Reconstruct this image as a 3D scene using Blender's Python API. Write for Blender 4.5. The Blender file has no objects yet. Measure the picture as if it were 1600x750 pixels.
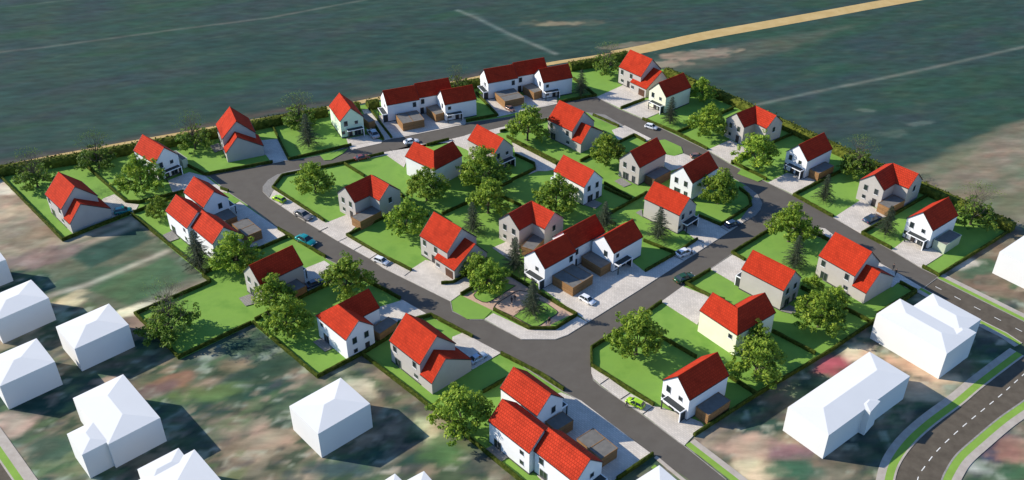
import bpy, math, random
import numpy as np
from mathutils import Vector, Matrix

random.seed(7)
SC = bpy.context.scene
COL = SC.collection
R = math.radians

# ------------------------------------------------------------------ camera
FPX, PITCH, CAMH = 1483.9, R(34.234), 130.0
def at(x, y, z=0.0):
    """plan position (metres) of a point seen in the survey photo at height z"""
    x -= 800.0; y -= 375.0
    d1 = FPX*math.cos(PITCH) - y*math.sin(PITCH)
    d2 = FPX*math.sin(PITCH) + y*math.cos(PITCH)
    k = (CAMH - z)/d2
    return (x*k, d1*k)
VO = {1:(0,130),2:(400,80),3:(700,60),4:(1000,60),5:(1200,200),6:(0,240),7:(200,250),8:(400,180),9:(600,280),10:(800,180),
      11:(1000,280),12:(200,380),13:(400,430),14:(700,400),15:(900,420),16:(660,550),17:(0,380),18:(0,550),19:(350,550),
      20:(900,550),21:(1200,400),22:(1200,550)}
VX = {'a':(800,320,4.6875),'b':(740,560,3.946),'c':(700,430,7.5),'d':(840,540,7.5),'e':(1360,360,6.25),'f':(1350,440,4.69),
      'g':(470,350,7.5),'h':(150,180,7.5),'p':(0,0,1.0)}
def P(v, x, y, z=0.0):
    if v in VX:
        o = VX[v]; return at(o[0]+x/o[2], o[1]+y/o[2], z)
    o = VO[v]; return at(o[0]+x/3.75, o[1]+y/3.75, z)
def PL(v, pts, z=0.0):
    return [P(v, x, y, z) for x, y in pts]

cam = bpy.data.cameras.new('camera'); cam.lens = 36.0*FPX/1600.0; cam.sensor_width = 36.0
cam.clip_start = 1.0; cam.clip_end = 6000.0
co = bpy.data.objects.new('camera', cam); COL.objects.link(co)
co.location = (0, 0, CAMH); co.rotation_euler = (math.pi/2 - PITCH, 0, 0)
SC.camera = co

# ------------------------------------------------------------------ light
SUN_EL, SUN_SH = R(28.7), R(-12.2)          # elevation, direction the shadows run
wd = bpy.data.worlds.new('World'); SC.world = wd; wd.use_nodes = True
nt = wd.node_tree
bg = nt.nodes['Background']; sky = nt.nodes.new('ShaderNodeTexSky')
sky.sky_type = 'NISHITA'; sky.sun_disc = False
sx, sy = -math.cos(SUN_SH), -math.sin(SUN_SH)
sky.sun_elevation = SUN_EL; sky.sun_rotation = math.atan2(sx, sy)
sky.air_density = 1.0; sky.dust_density = 0.2; sky.ozone_density = 7.0
nt.links.new(sky.outputs[0], bg.inputs[0]); bg.inputs[1].default_value = 0.15
sl = bpy.data.lights.new('sun', 'SUN'); sl.energy = 5.0; sl.angle = R(0.5); sl.color = (1.0, 0.93, 0.81)
so = bpy.data.objects.new('sun', sl); COL.objects.link(so)
sv = Vector((sx*math.cos(SUN_EL), sy*math.cos(SUN_EL), math.sin(SUN_EL)))
so.rotation_euler = sv.to_track_quat('Z', 'Y').to_euler(); so.location = (0, 200, 120)
SC.view_settings.view_transform = 'Standard'; SC.view_settings.look = 'None'
SC.view_settings.exposure = 0.58; SC.view_settings.gamma = 1.0
SC.view_settings.use_curve_mapping = False

# ------------------------------------------------------------------ materials
class NT:
    def __init__(s, name, rough=0.8, spec=0.3, metal=0.0):
        s.m = bpy.data.materials.new(name); s.m.use_nodes = True
        s.t = s.m.node_tree; s.b = s.t.nodes['Principled BSDF']
        s.b.inputs['Roughness'].default_value = rough
        s.b.inputs['Specular IOR Level'].default_value = spec
        s.b.inputs['Metallic'].default_value = metal
    def n(s, k, **kw):
        o = s.t.nodes.new('ShaderNode'+k)
        for a, v in kw.items():
            if a in o.inputs: o.inputs[a].default_value = v
            else: setattr(o, a, v)
        return o
    def l(s, a, b): s.t.links.new(a, b)
    def ramp(s, fac, stops, interp='LINEAR'):
        r = s.t.nodes.new('ShaderNodeValToRGB'); r.color_ramp.interpolation = interp
        e = r.color_ramp.elements
        while len(e) < len(stops): e.new(0.5)
        for i, (p, c) in enumerate(stops):
            e[i].position = p; e[i].color = (c[0], c[1], c[2], 1)
        s.l(fac, r.inputs[0]); return r.outputs[0]
    def mix(s, f, a, b, mode='MIX'):
        o = s.t.nodes.new('ShaderNodeMix'); o.data_type = 'RGBA'; o.blend_type = mode
        for i, v in ((0, f), (6, a), (7, b)):
            if isinstance(v, (int, float)): o.inputs[i].default_value = v
            elif isinstance(v, tuple): o.inputs[i].default_value = (v[0], v[1], v[2], 1)
            else: s.l(v, o.inputs[i])
        return o.outputs[2]
    def color(s, c):
        if isinstance(c, tuple): s.b.inputs['Base Color'].default_value = (c[0], c[1], c[2], 1)
        else: s.l(c, s.b.inputs['Base Color'])
        return s.m
    def bump(s, h, strength=0.3, dist=0.05):
        b = s.n('Bump', Strength=strength, Distance=dist); s.l(h, b.inputs['Height']); s.l(b.outputs[0], s.b.inputs['Normal'])
def mulc(c, k): return tuple(v*k for v in c[:3])

def noisy(name, c1, c2, scale=1.0, rough=0.85, detail=4, coord='Object', c3=None, spec=0.25, bump=0.0):
    s = NT(name, rough, spec)
    tc = s.n('TexCoord'); n = s.n('TexNoise', Scale=scale, Detail=detail, Roughness=0.6)
    s.l(tc.outputs[coord], n.inputs['Vector'])
    st = [(0.32, c1), (0.68, c2)] if c3 is None else [(0.3, c1), (0.5, c2), (0.7, c3)]
    if bump: s.bump(n.outputs[0], bump)
    return s.color(s.ramp(n.outputs[0], st))
def plain(name, c, rough=0.6, spec=0.3, metal=0.0):
    """one paint colour with a faint procedural unevenness"""
    s = NT(name, rough, spec, metal)
    tc = s.n('TexCoord'); n = s.n('TexNoise', Scale=1.7, Detail=3)
    s.l(tc.outputs['Object'], n.inputs['Vector'])
    return s.color(s.ramp(n.outputs[0], [(0.3, mulc(c, 0.94)), (0.7, mulc(c, 1.05))]))

def tiles(name, c, patt=1.0):
    s = NT(name, 0.85, 0.08)
    uv = s.n('UVMap'); br = s.n('TexBrick', Scale=1.0)
    br.inputs['Brick Width'].default_value = 0.5; br.inputs['Row Height'].default_value = 0.56
    br.inputs['Mortar Size'].default_value = 0.06; br.inputs['Mortar Smooth'].default_value = 0.6
    br.inputs['Color1'].default_value = (*mulc(c, 1.1), 1); br.inputs['Color2'].default_value = (*mulc(c, 0.86), 1)
    br.inputs['Mortar'].default_value = (*mulc(c, 1-0.42*patt), 1)
    s.l(uv.outputs[0], br.inputs['Vector'])
    n = s.n('TexNoise', Scale=0.45, Detail=5); tc = s.n('TexCoord'); s.l(tc.outputs['Object'], n.inputs['Vector'])
    col = s.mix(1.0, br.outputs['Color'], s.ramp(n.outputs[0], [(0.3, (0.86,)*3), (0.7, (1.1,)*3)]), 'MULTIPLY')
    s.bump(br.outputs['Fac'], 0.25, -0.03)
    return s.color(col)
def planks(name, c):
    s = NT(name, 0.7, 0.2)
    uv = s.n('UVMap'); br = s.n('TexBrick', Scale=1.0)
    br.offset = 0.0
    br.inputs['Brick Width'].default_value = 30.0; br.inputs['Row Height'].default_value = 0.28
    br.inputs['Mortar Size'].default_value = 0.02
    br.inputs['Color1'].default_value = (*mulc(c, 1.15), 1); br.inputs['Color2'].default_value = (*mulc(c, 0.8), 1)
    br.inputs['Mortar'].default_value = (*mulc(c, 0.35), 1)
    s.l(uv.outputs[0], br.inputs['Vector'])
    return s.color(br.outputs['Color'])
def pavers(name, c, ang=45, size=0.6, joint=0.7):
    s = NT(name, 0.85, 0.2)
    tc = s.n('TexCoord'); mp = s.n('Mapping'); mp.inputs['Rotation'].default_value = (0, 0, R(ang))
    s.l(tc.outputs['Object'], mp.inputs[0])
    br = s.n('TexBrick', Scale=1.0)
    br.inputs['Brick Width'].default_value = size; br.inputs['Row Height'].default_value = size*0.62
    br.inputs['Mortar Size'].default_value = 0.035
    br.inputs['Color1'].default_value = (*mulc(c, 1.07), 1); br.inputs['Color2'].default_value = (*mulc(c, 0.9), 1)
    br.inputs['Mortar'].default_value = (*mulc(c, joint), 1)
    s.l(mp.outputs[0], br.inputs['Vector'])
    n = s.n('TexNoise', Scale=0.22, Detail=5); s.l(tc.outputs['Object'], n.inputs['Vector'])
    return s.color(s.mix(1.0, br.outputs['Color'], s.ramp(n.outputs[0], [(0.3, (0.85,)*3), (0.7, (1.08,)*3)]), 'MULTIPLY'))
def leafmat(name, c1, c2, c3, scale=0.9):
    s = NT(name, 0.6, 0.2)
    tc = s.n('TexCoord'); n = s.n('TexNoise', Scale=scale, Detail=3)
    oi = s.n('ObjectInfo')
    s.l(tc.outputs['Object'], n.inputs['Vector'])
    at_ = s.n('Attribute'); at_.attribute_name = 'leafv'
    ad = s.n('Math', operation='MULTIPLY_ADD'); s.l(at_.outputs['Fac'], ad.inputs[0]); ad.inputs[1].default_value = 0.5
    sb = s.n('Math', operation='SUBTRACT'); s.l(n.outputs[0], sb.inputs[0]); sb.inputs[1].default_value = 0.25
    s.l(sb.outputs[0], ad.inputs[2])
    col = s.ramp(ad.outputs[0], [(0.2, c1), (0.5, c2), (0.85, c3)])
    hv = s.n('HueSaturation'); s.l(col, hv.inputs['Color'])
    mr = s.n('MapRange'); s.l(oi.outputs['Random'], mr.inputs[0]); mr.inputs[3].default_value = 0.8; mr.inputs[4].default_value = 1.2
    s.l(mr.outputs[0], hv.inputs['Value'])
    s.color(hv.outputs[0])
    # light passing through the leaves
    tr = s.n('BsdfTranslucent'); s.l(hv.outputs[0], tr.inputs[0])
    mx = s.n('MixShader'); mx.inputs[0].default_value = 0.38
    s.l(s.b.outputs[0], mx.inputs[1]); s.l(tr.outputs[0], mx.inputs[2])
    s.l(mx.outputs[0], s.t.nodes['Material Output'].inputs[0])
    return s.m

M = {}
M['asphalt'] = noisy('asphalt', (0.090,0.078,0.064), (0.104,0.092,0.076), 0.35, 0.95, 8)
M['old_asphalt'] = noisy('old_asphalt', (0.075,0.06,0.043), (0.11,0.09,0.065), 0.5, 0.95, 9)
M['lawn'] = noisy('lawn', (0.115,0.235,0.034), (0.165,0.295,0.046), 0.16, 0.95, 9, c3=(0.145,0.265,0.045))
M['verge'] = noisy('verge', (0.17,0.28,0.04), (0.2,0.33,0.05), 0.5, 0.95, 8)
M['paver'] = pavers('light_pavers', (0.57,0.51,0.435), 45, 0.7, 0.68)
M['cobble'] = pavers('grey_cobbles', (0.25,0.235,0.21), 30, 0.5, 0.6)
M['terrace'] = pavers('terrace_slabs', (0.24,0.225,0.2), 45, 0.8, 0.7)
M['pinkpath'] = pavers('pink_clinker', (0.52,0.35,0.25), 20, 0.4, 0.75)
M['footway'] = noisy('footway', (0.34,0.29,0.24), (0.42,0.37,0.31), 0.6, 0.9, 6)
M['kerb'] = noisy('kerb', (0.2,0.19,0.17), (0.3,0.28,0.25), 1.5)
M['joint'] = plain('dark_joint', (0.03,0.028,0.025))
M['sand'] = noisy('sand_track', (0.40,0.27,0.10), (0.48,0.34,0.145), 0.25, 0.95, 8)
M['paint'] = noisy('road_paint', (0.6,0.58,0.52), (0.75,0.73,0.68), 2.0)
M['white'] = noisy('white_render', (0.66,0.655,0.65), (0.72,0.71,0.70), 0.35, 0.85, 6, bump=0.03)
M['greige'] = noisy('greige_render', (0.38,0.35,0.315), (0.42,0.385,0.35), 0.35, 0.85, 6, bump=0.03)
M['cream'] = noisy('cream_render', (0.64,0.64,0.46), (0.70,0.70,0.52), 0.35, 0.85, 6)
M['mint'] = noisy('pale_green_render', (0.60,0.70,0.50), (0.66,0.76,0.56), 0.35, 0.85, 6)
M['model'] = noisy('plain_white_plaster', (0.61,0.60,0.575), (0.64,0.63,0.605), 0.1, 0.9, 4)
M['tile'] = tiles('red_roof_tiles', (0.38,0.030,0.010), 0.8)
M['tile2'] = tiles('speckled_red_roof_tiles', (0.42,0.036,0.014), 1.3)
M['dark'] = plain('dark_metal', (0.02,0.02,0.022), 0.5)
M['canopy'] = plain('dark_canopy', (0.03,0.035,0.035), 0.6)
M['wood'] = planks('larch_boards', (0.27,0.145,0.06))
M['darkwood'] = planks('dark_boards', (0.13,0.075,0.045))
M['palegreen'] = plain('pale_green_boards', (0.40,0.45,0.33))
M['gravelroof'] = noisy('flat_roof_felt', (0.115,0.11,0.10), (0.16,0.15,0.135), 0.8, 0.95, 8)
M['frame'] = plain('window_frame', (0.22,0.22,0.22), 0.4)
M['whiteframe'] = plain('white_beam', (0.75,0.75,0.75), 0.5)
gl = NT('window_glass', 0.08, 0.6); M['glass'] = gl.color((0.02,0.028,0.03))
M['base_shade'] = plain('base_shade', (0.06,0.058,0.055), 0.9)  # near-black tone that paints contact shade at the wall foot
M['door'] = plain('dark_door', (0.035,0.03,0.03), 0.5)
M['garagedoor'] = planks('brown_garage_door', (0.10,0.05,0.03))
M['hedge'] = noisy('clipped_hedge', (0.018,0.030,0.004), (0.042,0.057,0.008), 1.6, 0.95, 6, c3=(0.085,0.095,0.018), spec=0.05, bump=0.6)
M['tallhedge'] = noisy('tall_hedge', (0.03,0.042,0.006), (0.075,0.09,0.014), 0.9, 0.95, 8, c3=(0.14,0.15,0.025), spec=0.05, bump=0.8)
M['bark'] = noisy('bark', (0.06,0.05,0.035), (0.13,0.11,0.08), 3.0)
M['leaf'] = leafmat('broadleaf', (0.055,0.12,0.012), (0.18,0.285,0.026), (0.42,0.49,0.055), 0.5)
M['leaf2'] = leafmat('dull_leaf', (0.04,0.095,0.012), (0.12,0.20,0.024), (0.26,0.33,0.045), 0.5)
M['needle'] = leafmat('needles', (0.028,0.045,0.024), (0.06,0.08,0.045), (0.11,0.125,0.075), 0.8)
M['tyre'] = plain('tyre', (0.015,0.015,0.015), 0.8)
M['rim'] = plain('rim', (0.35,0.35,0.36), 0.35, 0.5, 0.7)
M['lamp'] = plain('lamp_lens', (0.7,0.7,0.68), 0.2)
M['tail'] = plain('tail_lens', (0.35,0.02,0.02), 0.3)
M['cloth'] = plain('dark_cloth', (0.022,0.024,0.03), 0.9)
M['skin'] = plain('skin', (0.35,0.2,0.14), 0.6)
M['hair'] = plain('hair', (0.03,0.02,0.012), 0.8)
def carpaint(n, c):
    s = NT(n, 0.25, 0.5, 0.15); s.b.inputs['Coat Weight'].default_value = 0.6
    tc = s.n('TexCoord'); nn = s.n('TexNoise', Scale=2.0); s.l(tc.outputs['Object'], nn.inputs['Vector'])
    return s.color(s.ramp(nn.outputs[0], [(0.3, mulc(c, 0.95)), (0.7, mulc(c, 1.03))]))

# ------------------------------------------------------------------ mesh builder
class MB:
    def __init__(s): s.v = []; s.f = []; s.mi = []
    def face(s, pts, mi=0):
        b = len(s.v); s.v += [tuple(p) for p in pts]; s.f.append(tuple(range(b, b+len(pts)))); s.mi.append(mi)
    def box(s, x0, x1, y0, y1, z0, z1, mi=0, top=None):
        b = len(s.v)
        s.v += [(x0,y0,z0),(x1,y0,z0),(x1,y1,z0),(x0,y1,z0),(x0,y0,z1),(x1,y0,z1),(x1,y1,z1),(x0,y1,z1)]
        for i, q in enumerate([(0,3,2,1),(4,5,6,7),(0,1,5,4),(1,2,6,5),(2,3,7,6),(3,0,4,7)]):
            s.f.append(tuple(b+k for k in q)); s.mi.append(top if (top is not None and i == 1) else mi)
        return s
    def prism(s, prof, a0, a1, axis='x', mi=0):
        """extrude a convex (v,z) profile along an axis; profile counter-clockwise"""
        def pt(a, v, z): return (a, v, z) if axis == 'x' else (v, a, z)
        n = len(prof); A = [pt(a0, *p) for p in prof]; B = [pt(a1, *p) for p in prof]
        s.face(A[::-1], mi); s.face(B, mi)
        for i in range(n): j = (i+1) % n; s.face([A[i], A[j], B[j], B[i]], mi)
        return s
    def slab(s, faces, th, mi=0):
        """top faces -> slab of thickness th"""
        edges = {}
        for f in faces:
            s.face(f, mi); s.face([(p[0], p[1], p[2]-th) for p in f][::-1], mi)
            for i in range(len(f)):
                a = tuple(round(c, 4) for c in f[i]); b = tuple(round(c, 4) for c in f[(i+1) % len(f)])
                if (b, a) in edges: del edges[(b, a)]
                else: edges[(a, b)] = 1
        for a, b in edges:
            s.face([a, (a[0], a[1], a[2]-th), (b[0], b[1], b[2]-th), b], mi)
        return s
    def tube(s, p, q, r0, r1, n=6, mi=0):
        p = Vector(p); q = Vector(q); d = (q-p)
        if d.length < 1e-6: return s
        d.normalize(); u = d.orthogonal().normalized(); w = d.cross(u)
        b = len(s.v)
        for c, r in ((p, r0), (q, r1)):
            for i in range(n):
                a = 2*math.pi*i/n; s.v.append(tuple(c + (u*math.cos(a)+w*math.sin(a))*r))
        for i in range(n):
            j = (i+1) % n; s.f.append((b+i, b+j, b+n+j, b+n+i)); s.mi.append(mi)
        s.f.append(tuple(b+n+i for i in range(n))); s.mi.append(mi)
        s.f.append(tuple(b+i for i in reversed(range(n)))); s.mi.append(mi)
        return s
    def mesh(s, name, mats, smooth=False, mirror=False):
        me = bpy.data.meshes.new(name)
        v = [(x, -y, z) for x, y, z in s.v] if mirror else s.v
        f = [tuple(reversed(q)) for q in s.f] if mirror else s.f
        me.from_pydata(v, [], f)
        for m in (mats if isinstance(mats, (list, tuple)) else [mats]): me.materials.append(m)
        me.polygons.foreach_set('material_index', s.mi)
        if smooth: me.polygons.foreach_set('use_smooth', [True]*len(f))
        uv = me.uv_layers.new(name='UVMap'); data = []
        for p in me.polygons:
            n = p.normal
            if abs(n.z) > 0.98 or n.length < 0.1: u = Vector((1,0,0)); w = Vector((0,1,0))
            else: u = Vector((-n.y, n.x, 0)).normalized(); w = n.cross(u)
            for li in p.loop_indices:
                c = me.vertices[me.loops[li].vertex_index].co; data += [c.dot(u), c.dot(w)]
        uv.data.foreach_set('uv', data)
        return me
def link(name, me, parent=None, loc=(0,0,0), rz=0.0, label=None):
    o = bpy.data.objects.new(name, me); COL.objects.link(o)
    o.location = loc; o.rotation_euler = (0, 0, rz)
    if parent is not None: o.parent = parent
    if label: o['label'] = label
    return o
def tag(o, label, cat, group=None):
    o['label'] = label; o['category'] = cat
    if group: o['group'] = group
    return o
def thing(name, label, cat, loc, rz=0.0, group=None):
    return tag(link(name, None, None, loc, rz), label, cat, group)

# ------------------------------------------------------------------ ground
def proj(X, Y):
    zc = Y*math.cos(PITCH)+CAMH*math.sin(PITCH); zc = np.maximum(zc, 1.0)
    return 800+FPX*X/zc, 375-FPX*(Y*math.sin(PITCH)-CAMH*math.cos(PITCH))/zc
def srgb(r, g, b, k=1.0):
    return np.array([((c/255.0)**2.2)*k for c in (r, g, b)])
rng = np.random.RandomState(3)
def vnoise(X, Y, sx, sy, ang, seed):
    c, s = math.cos(ang), math.sin(ang)
    u = (X*c+Y*s)/sx+500.3; v = (-X*s+Y*c)/sy+500.7
    g = np.random.RandomState(seed).rand(128, 128)
    iu = np.floor(u).astype(int); iv = np.floor(v).astype(int); fu = u-iu; fv = v-iv
    fu = fu*fu*(3-2*fu); fv = fv*fv*(3-2*fv)
    a = g[iu % 128, iv % 128]; b = g[(iu+1) % 128, iv % 128]; cc = g[iu % 128, (iv+1) % 128]; d = g[(iu+1) % 128, (iv+1) % 128]
    return (a*(1-fu)+b*fu)*(1-fv)+(cc*(1-fu)+d*fu)*fv
def fbm(X, Y, sx, sy, ang, seed, o=3):
    t = 0; w = 1; W_ = 0
    for i in range(o): t = t+w*vnoise(X, Y, sx/2**i, sy/2**i, ang, seed+i); W_ += w; w *= 0.55
    return t/W_
def seg_dist(X, Y, pts):
    D = np.full(X.shape, 1e9)
    for (ax, ay), (bx, by) in zip(pts[:-1], pts[1:]):
        dx, dy = bx-ax, by-ay; L = dx*dx+dy*dy
        t = np.clip(((X-ax)*dx+(Y-ay)*dy)/L, 0, 1)
        D = np.minimum(D, np.hypot(X-ax-t*dx, Y-ay-t*dy))
    return D
def side(X, Y, a, b):  # signed distance to the line a->b, positive on the left
    dx, dy = b[0]-a[0], b[1]-a[1]; L = math.hypot(dx, dy)
    return (dx*(Y-a[1])-dy*(X-a[0]))/L
def sstep(x, a, b):
    t = np.clip((x-a)/(b-a), 0, 1); return t*t*(3-2*t)

def build_ground():
    def axis(a, b, st, out, far):
        core = list(np.arange(a, b+st/2, st)); lo = []; hi = []; d = st; x = a
        while x > -far: d *= 1.25; x -= d; lo.append(x)
        d = st; x = b
        while x < far: d *= 1.25; x += d; hi.append(x)
        return np.array(lo[::-1]+core+hi)
    xs = axis(-215, 215, 0.8, 0, 5000); ys = axis(82, 372, 0.8, 0, 5000)
    X, Y = np.meshgrid(xs, ys); K = 0.69     # photo tone -> albedo of a level sunlit surface
    C = np.zeros(X.shape+(3,))
    def lay(mask, col):
        nonlocal C
        m = mask[..., None]; C = C*(1-m)+m*np.asarray(col)
    # far fields
    f1 = fbm(X, Y, 26, 9, 0.35, 11, 4); f2 = fbm(X, Y, 60, 24, 0.2, 21, 3); f3 = fbm(X, Y, 7, 2.5, 0.3, 31, 3)
    C[:] = srgb(63, 86, 80, K)
    lay(sstep(f1, 0.52, 0.75)*0.6, srgb(60, 92, 72, K)); lay(sstep(1-f1, 0.52, 0.75)*0.6, srgb(68, 80, 84, K))
    lay(sstep(f2, 0.55, 0.8)*0.5, srgb(52, 78, 72, K)); lay(sstep(f3, 0.55, 0.85)*0.4, srgb(82, 100, 86, K))
    # dirt field at the right edge of the fields
    a, b = at(1360, 275), at(1600, 190)
    sd = -side(X, Y, a, b) + (f1-0.5)*14
    rm = sstep(sd, 0, 7)*sstep(X, 75, 90)*sstep(-side(X, Y, at(1034,106), at(1581,347)), -2, 0)
    rm = sstep(sd, 0, 7)*(X > 70)
    g1 = fbm(X, Y, 20, 8, 0.5, 41, 4)
    lay(rm, srgb(138, 126, 106, K)); lay(rm*sstep(g1, 0.45, 0.7)*0.9, srgb(112, 116, 92, K))
    lay(rm*sstep(1-g1, 0.55, 0.75)*0.8, srgb(166, 136, 112, K))
    # gardens to the lower left, bottom and lower right
    top = [at(-700, 388), at(0, 268), at(978, 92), at(1034, 106), at(1584, 352)]
    gl_ = side(X, Y, at(0, 266), at(978, 88))
    gr_ = side(X, Y, at(1034, 106), at(1584, 350))
    gm = sstep(-gl_, 0, 3)*sstep(-gr_, 0, 3)
    gm = np.maximum(gm, rm*(sstep(-side(X, Y, at(1581, 347), at(1700, 335)), 0, 4)))
    n1 = fbm(X, Y, 20, 7, R(22), 51, 4); n2 = fbm(X, Y, 12, 5, R(22), 61, 4); n3 = fbm(X, Y, 9, 6, R(40), 71, 3); n4 = fbm(X, Y, 6, 3, R(20), 81, 3)
    G = np.zeros_like(C); C0 = C.copy(); C[:] = srgb(112, 104, 88, K)
    lay(sstep(n1, 0.45, 0.62), srgb(74, 92, 70, K)); lay(sstep(n2, 0.58, 0.72), srgb(50, 74, 64, K))
    lay(sstep(1-n2, 0.6, 0.78)*0.8, srgb(156, 140, 118, K)); lay(sstep(n3, 0.68, 0.82)*0.35, srgb(132, 108, 90, K))
    lay(sstep(n4, 0.62, 0.8)*0.6, srgb(62, 70, 74, K)); lay(sstep(1-n4, 0.68, 0.85)*0.6, srgb(190, 178, 156, K))
    lay(sstep(1-n3, 0.68, 0.85)*0.5, srgb(96, 120, 66, K))
    n5 = fbm(X, Y, 4.5, 3.0, R(30), 91, 3); n6 = fbm(X, Y, 2.6, 1.9, R(10), 101, 2); n7 = fbm(X, Y, 5.5, 2.6, R(24), 111, 3)
    lay(sstep(n5, 0.60, 0.72)*0.75, srgb(52, 74, 58, K)); lay(sstep(1-n5, 0.62, 0.74)*0.6, srgb(150, 132, 112, K))
    lay(sstep(n7, 0.60, 0.74)*0.6, srgb(88, 108, 74, K)); lay(sstep(1-n7, 0.64, 0.76)*0.5, srgb(70, 70, 76, K))
    lay(sstep(n6, 0.66, 0.8)*0.35, srgb(180, 186, 166, K)); lay(sstep(1-n6, 0.66, 0.8)*0.5, srgb(46, 60, 54, K))
    C = C0*(1-gm[..., None])+C*gm[..., None]
    def blob(v, x, y, rx, ry, ang, col, s=0.85):
        cx, cy = P(v, x, y); c, sn = math.cos(R(ang)), math.sin(R(ang))
        u = ((X-cx)*c+(Y-cy)*sn)/rx; w = (-(X-cx)*sn+(Y-cy)*c)/ry
        q = np.sqrt(u*u+w*w)+(n4-0.5)*1.3+(n3-0.5)*0.7+(n6-0.5)*0.9
        lay(sstep(1.3-q, 0, 0.7)*s, srgb(*col, K))
    def line(pts, w, col, s=0.8, soft=1.0):
        d = seg_dist(X, Y, [at(*q) for q in pts])
        lay(sstep(w+soft-d, 0, 2*soft)*s*(0.7+0.6*(f3-0.3)).clip(0, 1), srgb(*col, K))
    def quad(pts, col, s=0.9, soft=1.5):
        q = [at(*p_) for p_ in pts]; m = np.ones(X.shape)
        ar = sum(q[i][0]*q[(i+1) % len(q)][1]-q[(i+1) % len(q)][0]*q[i][1] for i in range(len(q)))
        for i in range(len(q)):
            m = np.minimum(m, sstep((1 if ar > 0 else -1)*side(X, Y, q[i], q[(i+1) % len(q)])+soft/2+(n4-0.5)*2, 0, soft))
        lay(m*s, srgb(*col, K))
    # left allotments: strips
    quad([(-60, 285), (10, 280), (100, 378), (40, 420), (-60, 420)], (150, 132, 112), 0.75)
    blob(6, 30, 190, 7, 5, 20, (205, 190, 170)); blob(6, 100, 330, 8, 3, 25, (170, 150, 125)); blob(6, 250, 470, 6, 3, 25, (130, 112, 92))
    quad([(100, 378), (205, 342), (330, 440), (215, 490), (140, 470), (60, 420)], (92, 98, 80), 0.85)
    quad([(104, 392), (208, 352), (240, 372), (140, 420)], (48, 76, 66), 0.9)
    quad([(80, 432), (140, 420), (245, 378), (262, 392), (160, 440), (95, 462)], (70, 92, 72), 0.8)
    quad([(140, 452), (262, 400), (300, 430), (200, 478)], (72, 98, 70), 0.9)
    line([(70, 464), (135, 445), (262, 392)], 0.7, (176, 170, 150), 0.9); line([(100, 380), (208, 341), (212, 352), (106, 392)], 1.0, (190, 168, 140), 0.8, 1.6)
    blob(17, 420, 340, 4, 3, 20, (196, 180, 140)); blob(17, 180, 120, 2.5, 2, 0, (205, 190, 175)); blob(17, 250, 90, 9, 4, 25, (118, 102, 98))
    line([(215, 488), (330, 440)], 1.8, (170, 152, 132), 0.8, 2.0)
    blob(17, 760, 400, 7, 1.5, 25, (222, 205, 172)); blob(17, 800, 480, 4, 2, -30, (138, 112, 100))
    blob(18, 1020, 170, 4.5, 2.2, 20, (140, 100, 82), 0.7); blob(18, 900, 230, 3.5, 2, 20, (92, 74, 84), 0.6); blob(18, 1230, 240, 9, 3, 20, (92, 112, 66))
    blob(18, 650, 160, 3, 1.2, 20, (180, 150, 130)); blob(18, 60, 440, 4, 3, 0, (176, 150, 132)); blob(18, 300, 560, 4, 3, 0, (60, 84, 70))
    blob(19, 200, 110, 8, 4, 15, (46, 70, 58)); blob(19, 60, 80, 4, 2.5, 0, (150, 130, 100), 0.5); blob(19, 250, 480, 6, 4, 0, (156, 134, 114))
    blob(19, 1230, 450, 3, 4, 30, (206, 196, 150)); blob(19, 1330, 560, 5, 4, 45, (84, 112, 68)); blob(19, 640, 680, 5, 2, 0, (60, 78, 84))
    blob(19, 780, 200, 5, 2, -40, (186, 178, 150)); line([(565, 558), (700, 672), (800, 760)], 1.2, (112, 100, 84), 0.7, 1.5)
    # lower right
    blob(22, 370, 70, 5, 2.2, 30, (158, 72, 82), 0.9); blob(21, 520, 560, 4, 3, 20, (214, 192, 158)); blob(21, 830, 640, 9, 2.5, -35, (196, 160, 130))
    blob(22, 100, 590, 5, 3, 0, (130, 100, 108)); blob(22, 150, 680, 5, 3, 0, (62, 98, 78)); blob(22, 20, 690, 3, 2, 0, (196, 176, 150))
    blob(22, 900, 220, 9, 3, -30, (186, 164, 136)); blob(22, 1330, 560, 4, 4, 0, (52, 56, 84)); blob(22, 1450, 590, 4, 3, 0, (150, 112, 96))
    blob(22, 1230, 690, 4, 2, 0, (196, 190, 182)); blob(22, 1440, 700, 5, 2, 0, (60, 92, 66))
    blob(20, 950, 540, 5, 2, 30, (60, 84, 80), 0.7); blob(20, 1030, 690, 5, 3, 0, (206, 188, 152)); blob(20, 1000, 560, 5, 3, 0, (170, 145, 125)); blob(20, 1240, 690, 4, 3, 0, (58, 92, 70))
    quad([(1470, 425), (1584, 352), (1640, 380), (1560, 470)], (112, 96, 80), 0.7); blob(21, 1230, 70, 6, 3, 20, (70, 98, 74)); blob(21, 1150, 50, 4, 2, 20, (190, 176, 160)); blob(21, 1380, 210, 7, 2, -25, (120, 100, 84))
    # field marks
    line([(-20, 84), (100, 70), (275, 46), (420, 28), (600, -6)], 0.4, (134, 134, 124), 0.75, 1.3)
    line([(0, 12), (110, 0)], 0.3, (100, 120, 110), 0.6, 1.0)
    line([(1170, 166), (1300, 138), (1400, 118), (1500, 96), (1640, 64)], 0.5, (146, 150, 138), 0.8, 1.2)
    line([(715, 16), (740, 26), (800, 55), (868, 84)], 0.6, (150, 160, 150), 0.8, 1.3); line([(735, 18), (800, 60)], 0.5, (110, 128, 120), 0.5, 2.0)
    blob('p', 876, 37, 7, 2.2, 5, (182, 164, 134)); blob('p', 880, 37, 14, 3.5, 5, (112, 112, 96), 0.5)
    quad([(1010, 96), (1200, 60), (1330, 40), (1230, 78), (1120, 105), (1050, 112)], (116, 114, 102), 0.45, 5)
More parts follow.
